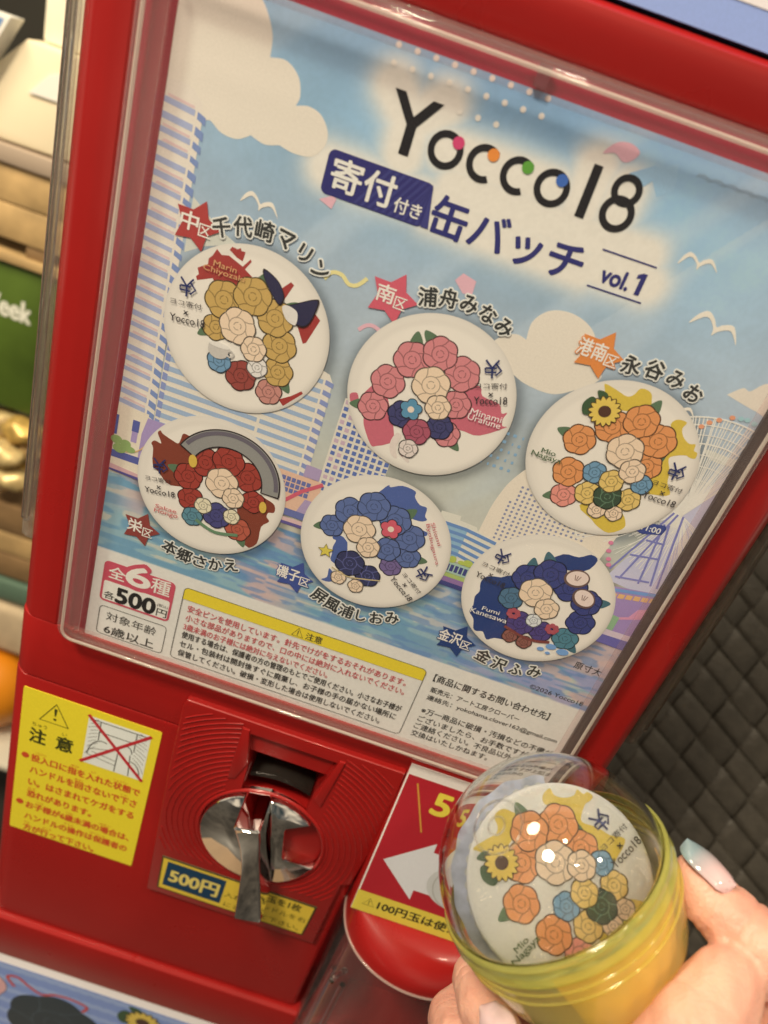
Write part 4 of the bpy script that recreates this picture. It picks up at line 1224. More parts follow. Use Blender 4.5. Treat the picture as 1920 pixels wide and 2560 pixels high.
# words: logo centre+rot, then text boxes (u0, v0, u1, v1, rot)
WORDS = [
    dict(logo=(-22.0, 8.2, .12), yoko=(-26.8, 1.2, -15.9, 3.2, .10), x=(-21.0, -.3), yoc=(-26.0, -4.5, -13.8, -1.9, .10), names=[('Marin', -15.0, 17.9, -7.2, 19.8, .0), ('Chiyozaki', -18.0, 15.2, -4.0, 17.5, .02)], nc=(216, 164, 110)),
    dict(logo=(15.8, 16.6, .32), yoko=(12.7, 8.4, 23.2, 10.5, .33), x=(18.3, 8.2), yoc=(14.2, 3.2, 25.2, 5.9, .33), names=[('Minami', 14.2, -.5, 25.0, 1.8, .05), ('Urafune', 13.9, -2.4, 25.4, -.2, .03)], nc=(244, 226, 214)),
    dict(logo=(21.4, 4.2, .0), yoko=(15.8, -2.6, 26.4, -.6, .0), x=(20.7, -4.5), yoc=(15.0, -8.2, 26.6, -5.7, .0), names=[('Mio', -23.2, -5.0, -18.2, -3.2, .03), ('Nagaya', -26.0, -7.6, -15.4, -5.1, .02)], nc=(72, 98, 62)),
    dict(logo=(-20.2, 1.9, .16), yoko=(-24.7, -5.6, -14.8, -3.6, .15), x=(-19.2, -7.0), yoc=(-24.2, -10.8, -12.4, -8.4, .14), names=[('Sakae', -19.1, -16.0, -10.7, -14.3, .04), ('Hongo', -19.2, -18.6, -9.9, -16.2, .05)], nc=(206, 104, 100)),
    dict(logo=(21.0, -5.2, -.74), yoko=(13.4, -8.5, 24.0, -6.6, -.62), x=(16.0, -12.6), yoc=(9.6, -12.1, 22.0, -9.8, -.62), names=[('Shiomi', 16.4, 16.4, 26.2, 17.9, -.96), ('Byobugaura', 14.6, 15.2, 32.2, 17.0, -1.03)], nc=(206, 118, 118)),
    dict(logo=(-19.0, 12.9, -.12), yoko=(-24.9, 6.9, -13.9, 8.9, -.10), x=(-20.2, 4.2), yoc=(-25.6, 1.6, -13.8, 4.0, -.10), names=[('Fumi', -17.8, -11.6, -10.9, -9.8, .02), ('Kanesawa', -21.6, -14.2, -7.0, -12.0, .01)], nc=(240, 230, 216))]
# plain stand-ins for the printed figures: a bunch of round blossoms in the same colours
PE = (242, 212, 176)
BLOOM = [
    dict(H=(206, 168, 96), D=(156, 74, 64), items=[(-10.2, -1.6, 4.8, 'H'), (12.2, -17.5, 4.8, (204, 140, 124)), (13.6, -9.5, 5.4, 'H'), (12, -.5, 6, 'H'), (8.4, 8, 6.4, 'H'), (-9.4, 8.2, 6.6, 'H'), (-.4, 12.4, 6.6, 'H'), (1.6, -15.2, 5.6, 'D'), (-6.8, -12.6, 4.4, (120, 156, 180)), (6.4, -10.4, 3.8, (236, 226, 210)), (-3.2, 1.2, 6.4, PE), (3.8, -4.6, 4.6, PE)]),
    dict(H=(218, 136, 134), D=(70, 70, 108), items=[(-17.6, -9.5, 5.4, 'H'), (-15.4, .6, 6, 'H'), (9.4, -10.4, 4.8, 'H'), (8.8, .8, 5.2, 'H'), (-10, 10.4, 6.4, 'H'), (7, 11.4, 6.2, 'H'), (-2, 15.4, 6, 'H'), (-7.4, -8.8, 5, 'D'), (6.2, -8.6, 4.8, 'D'), (-.6, -13, 5, (176, 90, 104)), (-1.4, -20, 3.6, (232, 214, 198)), (-1.4, 4.4, 6.6, PE), (3.4, -2.2, 4.6, PE)]),
    dict(H=(230, 152, 92), D=(62, 80, 60), items=[(-9.6, -17.2, 4.8, (234, 150, 130)), (-11.6, -8.6, 5.6, 'H'), (-13, 3.6, 5.6, 'H'), (-5, 11.6, 6, 'H'), (11.4, 2.6, 5.4, 'H'), (11, 12, 6.2, 'H'), (3, 16.4, 6, 'H'), (3.2, -18.4, 3.4, PE), (9.2, -17.6, 3.2, PE), (-2.4, -13.6, 4.6, (232, 196, 112)), (11.4, -11, 4.4, (232, 196, 112)), (4.4, -12.4, 5.0, 'D'), (-3.4, -5.6, 4.2, (118, 156, 178)), (13.0, -4.2, 3.8, (118, 156, 178)), (3.2, -6.6, 4.4, (232, 196, 112)), (2.6, 5, 6.4, PE), (8, -.8, 4.6, PE)]),
    dict(H=(166, 66, 54), D=(78, 76, 122), items=[(13.4, -13.6, 5.2, (188, 94, 72)), (-6.6, -7.4, 5.2, 'H'), (-9.2, 1.6, 5.6, 'H'), (16.6, .2, 4.8, 'H'), (-4, 9.6, 6, 'H'), (12.4, 9.4, 6, 'H'), (4.2, 13.2, 6.2, 'H'), (-4.6, -14.6, 4.2, (98, 142, 152)), (4.4, -10.6, 5.6, 'D'), (-1.4, -8.4, 3.6, (236, 222, 184)), (10, -9, 3.4, (236, 222, 184)), (3.6, 3.6, 6.4, PE), (9, -1, 4.4, PE)]),
    dict(H=(98, 114, 158), D=(58, 60, 92), items=[(-17.4, 1.6, 4.8, 'H'), (8.4, -6.8, 4.5, (122, 104, 146)), (13.2, -.6, 5, 'H'), (11.2, 7.4, 6, 'H'), (5, -.4, 5.2, 'H'), (-12.6, 9.8, 6, 'H'), (4, 12.4, 6.2, 'H'), (-5, 15, 6.2, 'H'), (1.4, -14.4, 5, 'D'), (-6.6, -11.6, 5.8, 'D'), (-9, -19.4, 3.2, PE), (-1.6, -20.6, 3.2, PE), (-7.4, 4, 6.2, PE), (-2, -2.2, 4.6, PE)]),
    dict(H=(62, 70, 124), D=(84, 70, 124), items=[(16.4, -12, 5.2, (84, 132, 144)), (18.6, -3, 5.6, 'H'), (17, 6, 5.8, 'H'), (-9.4, -2.6, 5, (84, 118, 140)), (-7, 8, 6, 'H'), (9, 10, 6.3, 'H'), (0, 12.6, 6.4, 'H'), (6.6, -12.4, 4.8, 'D'), (-2, -12, 5.6, 'D'), (2.2, -8.8, 3.2, (226, 224, 226)), (-3.4, -19, 3.2, (150, 96, 84)), (2.6, -19.6, 3.2, (150, 96, 84)), (-2, 3.2, 6.4, PE), (4.6, -2, 4.8, PE)])]


def blossom(F, u, v, r, col, h, parent, seed=0):
    """layered round flower: scalloped outline, petals, folded inner petals"""
    rs = random.Random(seed); n = 6 if r > 4 else 5; a0 = rs.uniform(0, 6.28)
    sh = lambda k_: [(u + r * k_ * (1 + .10 * abs(math.sin(n * t / 2))) * .93 * math.cos(t + a0), v + r * k_ * (1 + .10 * abs(math.sin(n * t / 2))) * .93 * math.sin(t + a0)) for t in np.linspace(0, 2 * math.pi, 12 * n, endpoint=False)]
    b = MB(); b.poly(F, sh(1.0), h)
    dark = tuple(int(x * .34 + 8) for x in col)
    part(b, 'blossom_outline', dark, parent)
    b = MB(); b.poly(F, [(u + (x - u) * (1 - .42 / r), v + (y - v) * (1 - .42 / r)) for x, y in sh(1.0)], h + .006)
    part(b, 'blossom_print', col, parent)
    mid = tuple(int(x * .72) for x in col) if sum(col) > 240 else tuple(int(x * 1.5 + 10) for x in col)
    b = MB()
    for k_ in range(n):
        t = a0 + 2 * math.pi * k_ / n
        b.line(F, [(u + r * .93 * math.cos(t), v + r * .93 * math.sin(t)), (u + r * .62 * math.cos(t + .12), v + r * .62 * math.sin(t + .12)), (u + r * .45 * math.cos(t + .45), v + r * .45 * math.sin(t + .45))], .34, h + .012)
        t += .5
        b.line(F, [(u + r * .46 * math.cos(t + q_), v + r * .46 * math.sin(t + q_)) for q_ in np.linspace(0, 1.15, 6)], .32, h + .012)
    for k_ in range(3):
        t = a0 + 2.1 * k_
        b.line(F, [(u + r * .2 * math.cos(t + q_), v + r * .2 * math.sin(t + q_)) for q_ in np.linspace(0, 1.6, 6)], .3, h + .012)
    part(b, 'petal_line', mid, parent)


def polar_disc(F, R, h, name, parent, loc=None):
    nr, na = 24, 96
    vs = [at(F, 0, 0, h)]; cols = [(243, 231, 209)]
    for i in range(1, nr + 1):
        r = R * (i / nr) ** .7
        for j in range(na):
            t = 2 * math.pi * j / na
            vs.append(at(F, r * math.cos(t), r * math.sin(t), h))
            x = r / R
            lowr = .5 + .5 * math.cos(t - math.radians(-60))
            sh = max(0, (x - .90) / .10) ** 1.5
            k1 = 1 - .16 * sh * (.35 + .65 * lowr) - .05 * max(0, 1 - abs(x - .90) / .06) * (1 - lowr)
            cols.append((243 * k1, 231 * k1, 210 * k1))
    fs = [(0, 1 + j, 1 + (j + 1) % na) for j in range(na)]
    for i in range(nr - 1):
        for j in range(na):
            a = 1 + i * na + j; c = 1 + i * na + (j + 1) % na
            fs.append((a, a + na, c + na, c))
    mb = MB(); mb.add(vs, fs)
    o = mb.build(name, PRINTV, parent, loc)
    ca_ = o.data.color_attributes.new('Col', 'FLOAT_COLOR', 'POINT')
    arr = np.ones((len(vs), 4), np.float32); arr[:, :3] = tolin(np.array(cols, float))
    ca_.data.foreach_set('color', arr.ravel())
    return o


def sunflower(F, u, v, s, h, parent):
    b = MB(); b.poly(F, smoothpts([(u - 2 * s, v + 1 * s), (u - 5.5 * s, v + 3.4 * s), (u - 7.6 * s, v + .2 * s), (u - 6 * s, v - 3.2 * s), (u - 2 * s, v - 1.6 * s)], 5), h)
    b.poly(F, smoothpts([(u - 1.5 * s, v + 1.5 * s), (u - 5 * s, v + 5.6 * s), (u - 1.6 * s, v + 5.8 * s), (u + .3 * s, v + 2 * s)], 5), h); part(b, 'leaf_print', (66, 90, 58), parent)
    b = MB(); d_ = MB()
    for kk in range(15):
        t = 2 * math.pi * kk / 15
        c_, s_ = math.cos(t), math.sin(t)
        pt = [(1.6, -.9), (3.6, -1.0), (5.2, 0), (3.6, 1.0), (1.6, .9)]
        d_.poly(F, smoothpts([(u + s * ((x * 1.06) * c_ - y * 1.25 * s_), v + s * (x * 1.06 * s_ + y * 1.25 * c_)) for x, y in pt], 3), h + .05)
        b.poly(F, smoothpts([(u + s * (x * c_ - y * .85 * s_), v + s * (x * s_ + y * .85 * c_)) for x, y in pt], 3), h + .10 + .002 * kk)
    part(d_, 'petal_outline', (84, 62, 40), parent); part(b, 'petal_print', (232, 198, 92), parent)
    b = MB(); b.ell(F, u, v, 2.1 * s, 2.0 * s, h + .18); part(b, 'seed_print', (88, 58, 44), parent)


def badge_art(F, i, parent, R=BR):
    """F: frame whose origin is the badge centre"""
    k0 = 1
    b = MB()
    for pl in PATCH[i]:
        pl = [(x, y) if math.hypot(x, y) < 27.6 else (x * 27.6 / math.hypot(x, y), y * 27.6 / math.hypot(x, y)) for x, y in pl]
        b.poly(F, pl if i == 0 else smoothpts(pl, 3), Hh(k0))
    part(b, 'ward_patch', PCOL[i], parent)
    Bq = BLOOM[i]
    ol = (46, 36, 36)
    rs = random.Random(70 + i)
    for u_, v_, r_, c_ in Bq['items'][:8:2]:
        b = MB()
        t = math.atan2(v_ + 1, u_ - 1) + rs.uniform(-.7, .7)
        b.poly(F, smoothpts([(u_ + r_ * .7 * math.cos(t + .5), v_ + r_ * .7 * math.sin(t + .5)), (u_ + r_ * 1.28 * math.cos(t + .2), v_ + r_ * 1.28 * math.sin(t + .2)), (u_ + r_ * 1.5 * math.cos(t), v_ + r_ * 1.5 * math.sin(t)), (u_ + r_ * .9 * math.cos(t - .4), v_ + r_ * .9 * math.sin(t - .4))], 5), Hh(k0 + 1))
        part(b, 'leaf_print', (96, 120, 88) if i != 5 else (70, 110, 118), parent)
    for q_, (u_, v_, r_, c_) in enumerate(Bq['items']):
        blossom(F, u_, v_, r_, Bq[c_] if isinstance(c_, str) else c_, Hh(k0 + 2) + .016 * q_, parent, 100 * i + q_)
    hA = Hh(k0 + 9)
    if i == 0:
        for sgn, rot in ((1, .9), (-1, 2.7)):
            pass
        b = MB(); bo = MB()
        for pl in ([(8.6, 12.6), (3.6, 17.4), (1.2, 20.8), (1.6, 22.4), (6.8, 20), (9.8, 15.6)], [(9.8, 12.2), (15.6, 8.2), (19.6, 9.6), (21.2, 17.6), (19.4, 18.4), (13.4, 14.8)]):
            bo.poly(F, smoothpts(pl, 5), hA); cc = np.mean(pl, 0)
            b.poly(F, smoothpts([tuple(cc + (np.array(q_) - cc) * .9) for q_ in pl], 5), hA + .05)
        part(bo, 'bow_outline', ol, parent); part(b, 'bow_print', (52, 50, 76), parent)
        b = MB(); b.poly(F, smoothpts([(9.8, 12.4), (12, 9.0), (15.4, 8.2), (15, 12.4), (11.5, 13.6)], 5), hA + .1); part(b, 'bow_knot', (232, 222, 206), parent)
        b = MB(); b.poly(F, smoothpts([(-11.4, -7.0), (-11, -10.4), (-8, -12.0), (-4.8, -10.8), (-4, -7.4)], 6, False), hA + .12); b.ring(F, -3.6, -9, .8, 1.4, hA + .12); part(b, 'cup_print', (206, 196, 180), parent)
        b = MB(); b.ell(F, -7.7, -7.2, 3.7, .9, hA + .16); part(b, 'cup_rim_print', (236, 226, 208), parent)
    elif i in (1, 4):
        col = (96, 148, 172) if i == 1 else (216, 96, 108)
        (fx, fy), s_ = ((-5.0, -6.0), .95) if i == 1 else ((3.6, 8.5), 1.0)
        b = MB(); bo = MB()
        for kk in range(5):
            t = 2 * math.pi * kk / 5 + .4
            bo.ell(F, fx + 2.3 * s_ * math.cos(t), fy + 2.3 * s_ * math.sin(t), 1.95 * s_, 1.95 * s_, hA, n=20)
            b.ell(F, fx + 2.3 * s_ * math.cos(t), fy + 2.3 * s_ * math.sin(t), 1.65 * s_, 1.65 * s_, hA + .05 + .002 * kk, n=20)
        part(bo, 'flower_outline', ol, parent); part(b, 'flower_print', col, parent)
        b = MB(); b.ell(F, fx, fy, 1.2 * s_, 1.2 * s_, hA + .1, n=18); part(b, 'flower_centre', (238, 216, 190), parent)
        if i == 1:
            b = MB()
            for dx in (-7, -2.5):
                b.poly(F, smoothpts([(dx, -16), (dx + 2, -16.5), (dx + 1.5, -21), (dx + 3, -25), (dx + .4, -24), (dx - 1, -20)], 4), Hh(k0 + 1))
            part(b, 'white_ribbon_print', (232, 214, 196), parent)
        else:
            b = MB(); b.poly(F, star(-16.8, -9.8, 3.3, 1.5, 100), hA); part(b, 'star_outline', (120, 104, 40), parent)
            b = MB(); b.poly(F, star(-16.8, -9.8, 2.8, 1.25, 100), hA + .05); part(b, 'star_print', (226, 204, 84), parent)
            b = MB(); b.line(F, smoothpts([(-12.6, -15.8), (-6, -17.6), (1, -16.2), (6.6, -14.6)], 5, False), .5, hA); part(b, 'gold_piping', (206, 182, 130), parent)
    elif i == 2:
        sunflower(F, -9.6, 15.6, 1.0, hA, parent)
    elif i == 3:
        b = MB(); b.line(F, [(4.6 + 17.2 * math.cos(t), 5.6 + 16.2 * math.sin(t)) for t in np.linspace(math.radians(158), math.radians(-2), 40)], 7.2, hA); part(b, 'hoop_outline', ol, parent)
        b = MB(); b.line(F, [(4.6 + 17.2 * math.cos(t), 5.6 + 16.2 * math.sin(t)) for t in np.linspace(math.radians(156.5), math.radians(-.5), 40)], 6.2, hA + .05); part(b, 'hoop_print', (150, 146, 136), parent)
        b = MB(); b.line(F, [(4.6 + 19.2 * math.cos(t), 5.6 + 18.2 * math.sin(t)) for t in np.linspace(math.radians(150), math.radians(6), 40)], 1.6, hA + .1); part(b, 'hoop_edge', (110, 102, 108), parent)
        b = MB(); b.ell(F, -8.6, 8.6, 1.6, 2.6, hA + .15, .2); b.ell(F, 20.6, -.4, 1.4, 2.4, hA + .15, .2); part(b, 'gold_bead', (222, 184, 80), parent)
        b = MB(); b.line(F, smoothpts([(-3, -15.4), (5, -18.0), (14, -16.0)], 6, False), 1.3, hA); part(b, 'green_trim', (108, 140, 104), parent)
    else:
        b = MB(); bo = MB(); ln = MB()
        for (u_, v_), rot in (((9.4, 14.6), .3), ((15.2, 7.6), -.5)):
            bo.ell(F, u_, v_, 4.7, 3.9, hA, rot); b.ell(F, u_ + .1, v_ + .2, 4.0, 3.1, hA + .05, rot)
            for q_ in (-.5, 0, .5):
                ln.line(F, [(u_ + q_ * .8, v_ - .8), (u_ + q_ * 2.2, v_ + 1.4)], .3, hA + .1)
        part(bo, 'shell_outline', (110, 84, 76), parent); part(b, 'shell_print', (238, 214, 196), parent); part(ln, 'shell_line', (150, 120, 108), parent)
        b = MB()
        for u_, v_, a_, c_ in ((9.7, -20.0, 1.4, .9), (13.0, -17.5, 2.1, 1.3), (12.9, -20.8, 1.0, .7), (18.0, -18.2, 2.4, 1.5)):
            b.ell(F, u_, v_, a_, c_, hA, .2, 20)
        part(b, 'droplet_print', (124, 164, 208), parent)
        b = MB(); b.line(F, smoothpts([(-7, -15.4), (0, -17.2), (6, -17.4), (11.6, -15.8)], 6, False), 1.2, hA); part(b, 'brown_trim', (132, 70, 64), parent)
        b = MB()
        for u_, v_ in ((-6, -8.6), (10, -9.6)):
            for kk in range(7):
                b.ell(F, u_ + 1.7 * math.cos(kk * .9), v_ + 1.5 * math.sin(kk * .9), 1.1, 1.1, hA + .08 + .003 * kk, n=12)
        part(b, 'rose_pompom_print', (176, 84, 92), parent)
    # words and logo
    Wd = WORDS[i]
    u_, v_, r_ = Wd['logo']
    c_, s_ = math.cos(r_), math.sin(r_)
    T = lambda x, y: (u_ + x * c_ - y * s_, v_ + x * s_ + y * c_)
    b = MB(); hL = Hh(k0 + 15)
    for pl in ([(-2.3, 3.0), (-.2, .3), (-.2, -3.1)], [(2.0, 3.0), (-.2, .3)], [(-2.4, .3), (1.2, .3), (1.2, 1.6), (2.8, -.5), (1.0, -2.2), (1.2, -1.1), (-2.4, -1.1), (-2.4, .3)]):
        b.line(F, [T(*q_) for q_ in pl], .62, hL)
    part(b, 'donation_logo', (44, 52, 98), parent)
    b = MB()
    y0 = Wd['yoko']; b.text(F, 'ヨコ寄付', y0[:4], hL, -.012, y0[4])
    u_, v_ = Wd['x']; rr_ = y0[4]
    for sg in (1, -1):
        t = rr_ + sg * .75
        b.line(F, [(u_ - .95 * math.cos(t), v_ - .95 * math.sin(t)), (u_ + .95 * math.cos(t), v_ + .95 * math.sin(t))], .36, hL)
    y1 = Wd['yoc']; b.text(F, 'Yocco18', y1[:4], hL, .006, y1[4])
    part(b, 'maker_lettering', (60, 54, 54), parent)
    b = MB()
    for tx, a0, b0, a1, b1, r_ in Wd['names']:
        b.text(F, tx, (a0, b0, a1, b1), hL + .05, .006, r_)
    part(b, 'name_lettering', Wd['nc'], parent)


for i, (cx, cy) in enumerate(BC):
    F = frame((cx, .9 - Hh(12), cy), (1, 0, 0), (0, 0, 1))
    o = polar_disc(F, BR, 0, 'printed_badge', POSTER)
    badge_art(F, i, o)

# ------------------------------------------------------------------ picture card under the ledge
b = MB(); b.bbox((-34, -2.4, -379), (233, 5.4, -252.4), .8)
CARD = b.build('picture_card', ink(240, 226, 212, .3), None, (100, 0, -379), smooth=30)
tag(CARD, 'cream bordered blue striped picture card with round blossoms below the red ledge', 'card')
CF_ = frame((0, -2.4, 0), (1, 0, 0), (0, 0, 1))
b = MB(); b.rect(CF_, -33, -372, 229, -260.5, .05); part(b, 'blue_field', (140, 158, 204), CARD)
b = MB()
for kk in range(9):
    v0 = -264 - 12.0 * kk
    pts_ = [(u_, v0 + .5 * math.sin(u_ * .9 + kk)) for u_ in np.arange(-33, 229.1, 2)]
    b.line(CF_, pts_, 4.6, .1)
part(b, 'pale_stripe', (164, 180, 214), CARD)
for q_, (u_, v_, R, c_) in enumerate(((-35, -288, 21, (232, 176, 168)), (112, -296, 26, (230, 160, 96)), (18, -310, 30, (52, 62, 66)))):
    blossom(CF_, u_, v_, R, c_, .15 + .03 * q_, CARD, 900 + q_)
b = MB()
b.line(CF_, smoothpts([(-9, -282), (-14, -274), (-8, -271), (0, -277), (8, -281), (16, -277), (26, -276), (36, -279), (34, -286)], 8, False), 2.0, .32)
part(b, 'red_ribbon_print', (206, 86, 80), CARD)
F = frame((71, -2.8, -275), (1, 0, 0), (0, 0, 1)); sunflower(F, 0, 0, 2.1, .1, CARD)

# ------------------------------------------------------------------ capsule held in front of the machine
CAPC = Vector((187.3, -82.9, 52.2)); CAPN = Vector((-.7166, .1872, .6719)).normalized()
ce = CAPN.cross(Vector((0, 0, 1))).normalized()
# frame with third axis = CAPN
e1 = ce; e2 = CAPN.cross(e1)
CFm = (CAPC, e1, e2, CAPN)
CAP = thing('capsule', tuple(CAPC - CAPN * 36), 'round toy capsule with a clear dome and a see-through yellow cup, held in the hand', 'capsule')
RO = 35.0
dm = MB()
prof = [(RO, -.5)] + [(RO * math.cos(t), .8 + (RO - .6) * math.sin(t)) for t in np.linspace(0, math.pi / 2 - .02, 30)]
dm.lathe(CFm, prof, 96)
dm.v.append(tuple(at(CFm, 0, 0, .2 + RO))); k_ = len(dm.v) - 1; nb = k_ - 96
dm.f += [(nb + j, nb + (j + 1) % 96, k_) for j in range(96)]
RI = RO - 1.3
ib = len(dm.v)
dm.lathe(CFm, [((RI) * math.cos(t), .8 + (RI - .6) * math.sin(t)) for t in np.linspace(math.pi / 2 - .02, 0, 30)] + [(RI, -.5), (RO, -.5)], 96)
dm.v.append(tuple(at(CFm, 0, 0, .2 + RI))); k_ = len(dm.v) - 1
dm.f += [(ib + (j + 1) % 96, ib + j, k_) for j in range(96)]
D_ = dm.build('clear_dome', DOME, CAP, smooth=60)
_b = bmesh.new(); _b.from_mesh(D_.data); bmesh.ops.remove_doubles(_b, verts=_b.verts, dist=1e-6); bmesh.ops.recalc_face_normals(_b, faces=_b.faces); _b.to_mesh(D_.data); _b.free()
b = MB()
rmp = [(RO - 2.0, -2.6), (RO + .3, -2.6), (RO + .3, 1.6), (RO - .3, 2.4), (RO - 1.0, 1.6), (RO - 2.0, 1.0), (RO - 2.0, -2.6)]
b.lathe(CFm, rmp, 96); b.build('dome_collar', DOME, D_, smooth=40)
# moulded ring mark on the dome
ax = (CAPN * .80 + e1 * .0 + Vector((-.25, -.45, .12))).normalized(); a1 = ax.cross(Vector((0, 0, 1))).normalized(); a2 = ax.cross(a1)
mk = (CAPC + CAPN * .6, a1, a2, ax)
b = MB()
for r_ in (7.6, 2.6):
    hh_ = math.sqrt(RO * RO - r_ * r_) + .15
    b.tube([tuple(at(mk, r_ * math.cos(t), r_ * math.sin(t), hh_)) for t in np.linspace(0, 2 * math.pi, 40)], .28, 6)
b.build('moulded_ring', DOME, D_, smooth=60)
cu = MB()
prof = [(RO + .2, -5.2), (RO + .2, -11), (RO - .1, -11.6), (RO - .6, -12), (RO - 1.2, -16), (RO - 3.5, -26), (RO - 7, -34), (RO - 12, -39), (RO - 20, -41.5), (.5, -42)]
cu.lathe(CFm, prof, 96)
prof = [(.5, -40.4), (RO - 20, -40), (RO - 13, -37.5), (RO - 8.4, -33), (RO - 4.8, -26), (RO - 2.4, -16), (RO - 1.4, -5), (RO - .6, -2.8), (RO - .2, .8), (RO + .9, 1.2)]
CUP = cu.build('yellow_cup', YELLOW, CAP, smooth=40)
b = MB(); b.lathe(CFm, [(RO + .3, -5.6), (RO + 1.2, -4.9), (RO + 1.6, -3.9), (RO + 1.1, -2.9), (RO + 1.0, -.4), (RO + 1.5, .4), (RO + 1.2, 1.6), (RO + .4, 2.0), (RO + .1, 1.0), (RO + .1, -5.0), (RO + .3, -5.6)], 96)
b.build('cup_rim', clear('yellow_rim_plastic', (.97, .94, .55), .30, C(240, 232, 128), .08, 1.0, edge=.35, bump=.06), CUP, smooth=50)
b = MB()
for hh_, rr0 in ((-8.2, RO + .3), (-11.4, RO + .25)):
    b.tube([tuple(at(CFm, rr0 * math.cos(t), rr0 * math.sin(t), hh_)) for t in np.linspace(0, 2 * math.pi, 97)], .4, 6)
b.build('cup_ridge', YELLOW, CUP, smooth=60)

# badge in the capsule: pressed tin with a rolled edge
BN = Vector((-.1587, -.6921, .7042)).normalized()
BCn = Vector((189.0, -86.6, 53.4))
# upright of the print as it lies in the capsule (turned anticlockwise in view)
up0 = Vector(CU) - BN * Vector(CU).dot(BN); up0.normalize(); rt0 = up0.cross(BN).normalized()
ang = math.radians(42)
ex = rt0 * math.cos(ang) + up0 * math.sin(ang); ey = -rt0 * math.sin(ang) + up0 * math.cos(ang)
BF = (BCn, ex, ey, ex.cross(ey))
b = MB()
b.lathe((BCn, ex, ey, BF[3]), [(0.01, -3.2), (25, -3.2), (27.2, -2.6), (28.2, -1.6), (28.3, -.9), (27.8, -.3), (26.6, -.12), (0.01, -.1)], 96)
CB = b.build('can_badge', ink(238, 230, 212, .25), None, tuple(BCn), smooth=50)
tag(CB, 'round white can badge with orange blossoms and a sunflower, packed inside the capsule', 'badge')
badge_art(BF, 2, CB)
b = MB()
rs = np.random.default_rng(9)
nr, na = 30, 72
vs_ = []
for i in range(nr + 1):
    for j in range(na):
        r = 27.6 * i / nr; t = 2 * math.pi * j / na
        u_, v_ = r * math.cos(t), r * math.sin(t)
        z = 1.3 + .5 * math.sin(u_ * .31 + 1.2 * math.sin(v_ * .23)) + .25 * math.sin(v_ * .57 + u_ * .2)
        if i == nr:
            z = .9
        vs_.append(at(BF, u_, v_, z))
b.add(vs_, [(i * na + j, (i + 1) * na + j, (i + 1) * na + (j + 1) % na, i * na + (j + 1) % na) for i in range(nr) for j in range(na)])
tag(b.build('plastic_bag', FILM, None, tuple(BCn), smooth=80), 'crinkled clear plastic bag wrapped over the badge inside the capsule', 'bag')
# folded leaflet behind the badge, curled against the dome
b = MB(); bb = MB()
vs_ = []; nA, nR = 80, 10
for i in range(nA + 1):
    t = math.radians(52 + 196 * i / nA)
    for j in range(nR + 1):
        f = j / nR
        r = 22 + (10.6 + .35 * math.sin(i * .8) - 2.2 * abs(2 * i / nA - 1) ** 3) * f
        z = -5.0 - 4.0 * f + .7 * math.sin(i * .35) * f + .12 * math.sin(i * 1.3 + 3 * f)
        vs_.append(at(BF, r * math.cos(t), r * math.sin(t), z))
b.add(vs_, [(i * (nR + 1) + j, (i + 1) * (nR + 1) + j, (i + 1) * (nR + 1) + j + 1, i * (nR + 1) + j + 1) for i in range(nA) for j in range(nR)])
LF = b.build('leaflet', mat('leaflet_paper', C(186, 186, 190), .5, noise=.34, nscale=150), None, tuple(BCn), smooth=60)
tag(LF, 'pale blue printed leaflet curled behind the badge inside the capsule', 'leaflet')
b = MB()
for i in range(24):
    t = math.radians(58 + 7.6 * i)
    b.add([at(BF, (27.2 + 1.6 * math.cos(q_)) * math.cos(t + .055 * math.sin(q_)), (27.2 + 1.6 * math.cos(q_)) * math.sin(t + .055 * math.sin(q_)), -3.6 - .01 * (i % 2)) for q_ in np.linspace(0, 2 * math.pi, 12, endpoint=False)], [tuple(range(12))])
part(b, 'scallop_border', (206, 200, 184), LF)
# orange printed slip lying in the cup
_cd = Vector(CAM_LOC) - CAPC
CANG = math.atan2(_cd.dot(e2), _cd.dot(e1))
b = MB(); vs_ = []
for i in range(25):
    t = CANG + math.radians(-26 + 104 * i / 24)
    for j in range(9):
        hh_ = -3 - 4.0 * j; r = RO - 3.4 - .9 * j * (.4 + .08 * j) + .6 * math.sin(i * 1.3 + j)
        vs_.append(at(CFm, r * math.cos(t), r * math.sin(t), hh_ - (2 * math.sin(i * .8) if j == 0 else 0)))
b.add(vs_, [(i * 9 + j, (i + 1) * 9 + j, (i + 1) * 9 + j + 1, i * 9 + j + 1) for i in range(24) for j in range(8)])
tag(b.build('paper_slip', mat('orange_paper', C(244, 190, 84), .5, noise=.12, nscale=120), None, tuple(at(CFm, 0, 0, -30)), smooth=70), 'orange paper slip lying in the yellow cup of the capsule', 'paper')

# ------------------------------------------------------------------ the hand
SKIN = mat('skin', (.70, .395, .30), .42, spec=.4, noise=.16, nscale=45, bump=.35, bscale=900, sss=.30, sssr=(.006, .0022, .0012))

_n = SKIN.node_tree; _t = _n.nodes.new('ShaderNodeTexCoord'); _z = _n.nodes.new('ShaderNodeTexNoise'); _z.inputs['Scale'].default_value = 42; _z.inputs['Detail'].default_value = 6
_r = _n.nodes.new('ShaderNodeValToRGB'); _e = _r.color_ramp.elements
_e[0].position = .32; _e[0].color = (.64, .315, .245, 1); _e[1].position = .68; _e[1].color = (.75, .45, .35, 1)
_n.links.new(_t.outputs['Object'], _z.inputs['Vector']); _n.links.new(_z.outputs['Fac'], _r.inputs['Fac']); _n.links.new(_r.outputs['Color'], _n.nodes['Principled BSDF'].inputs['Base Color'])


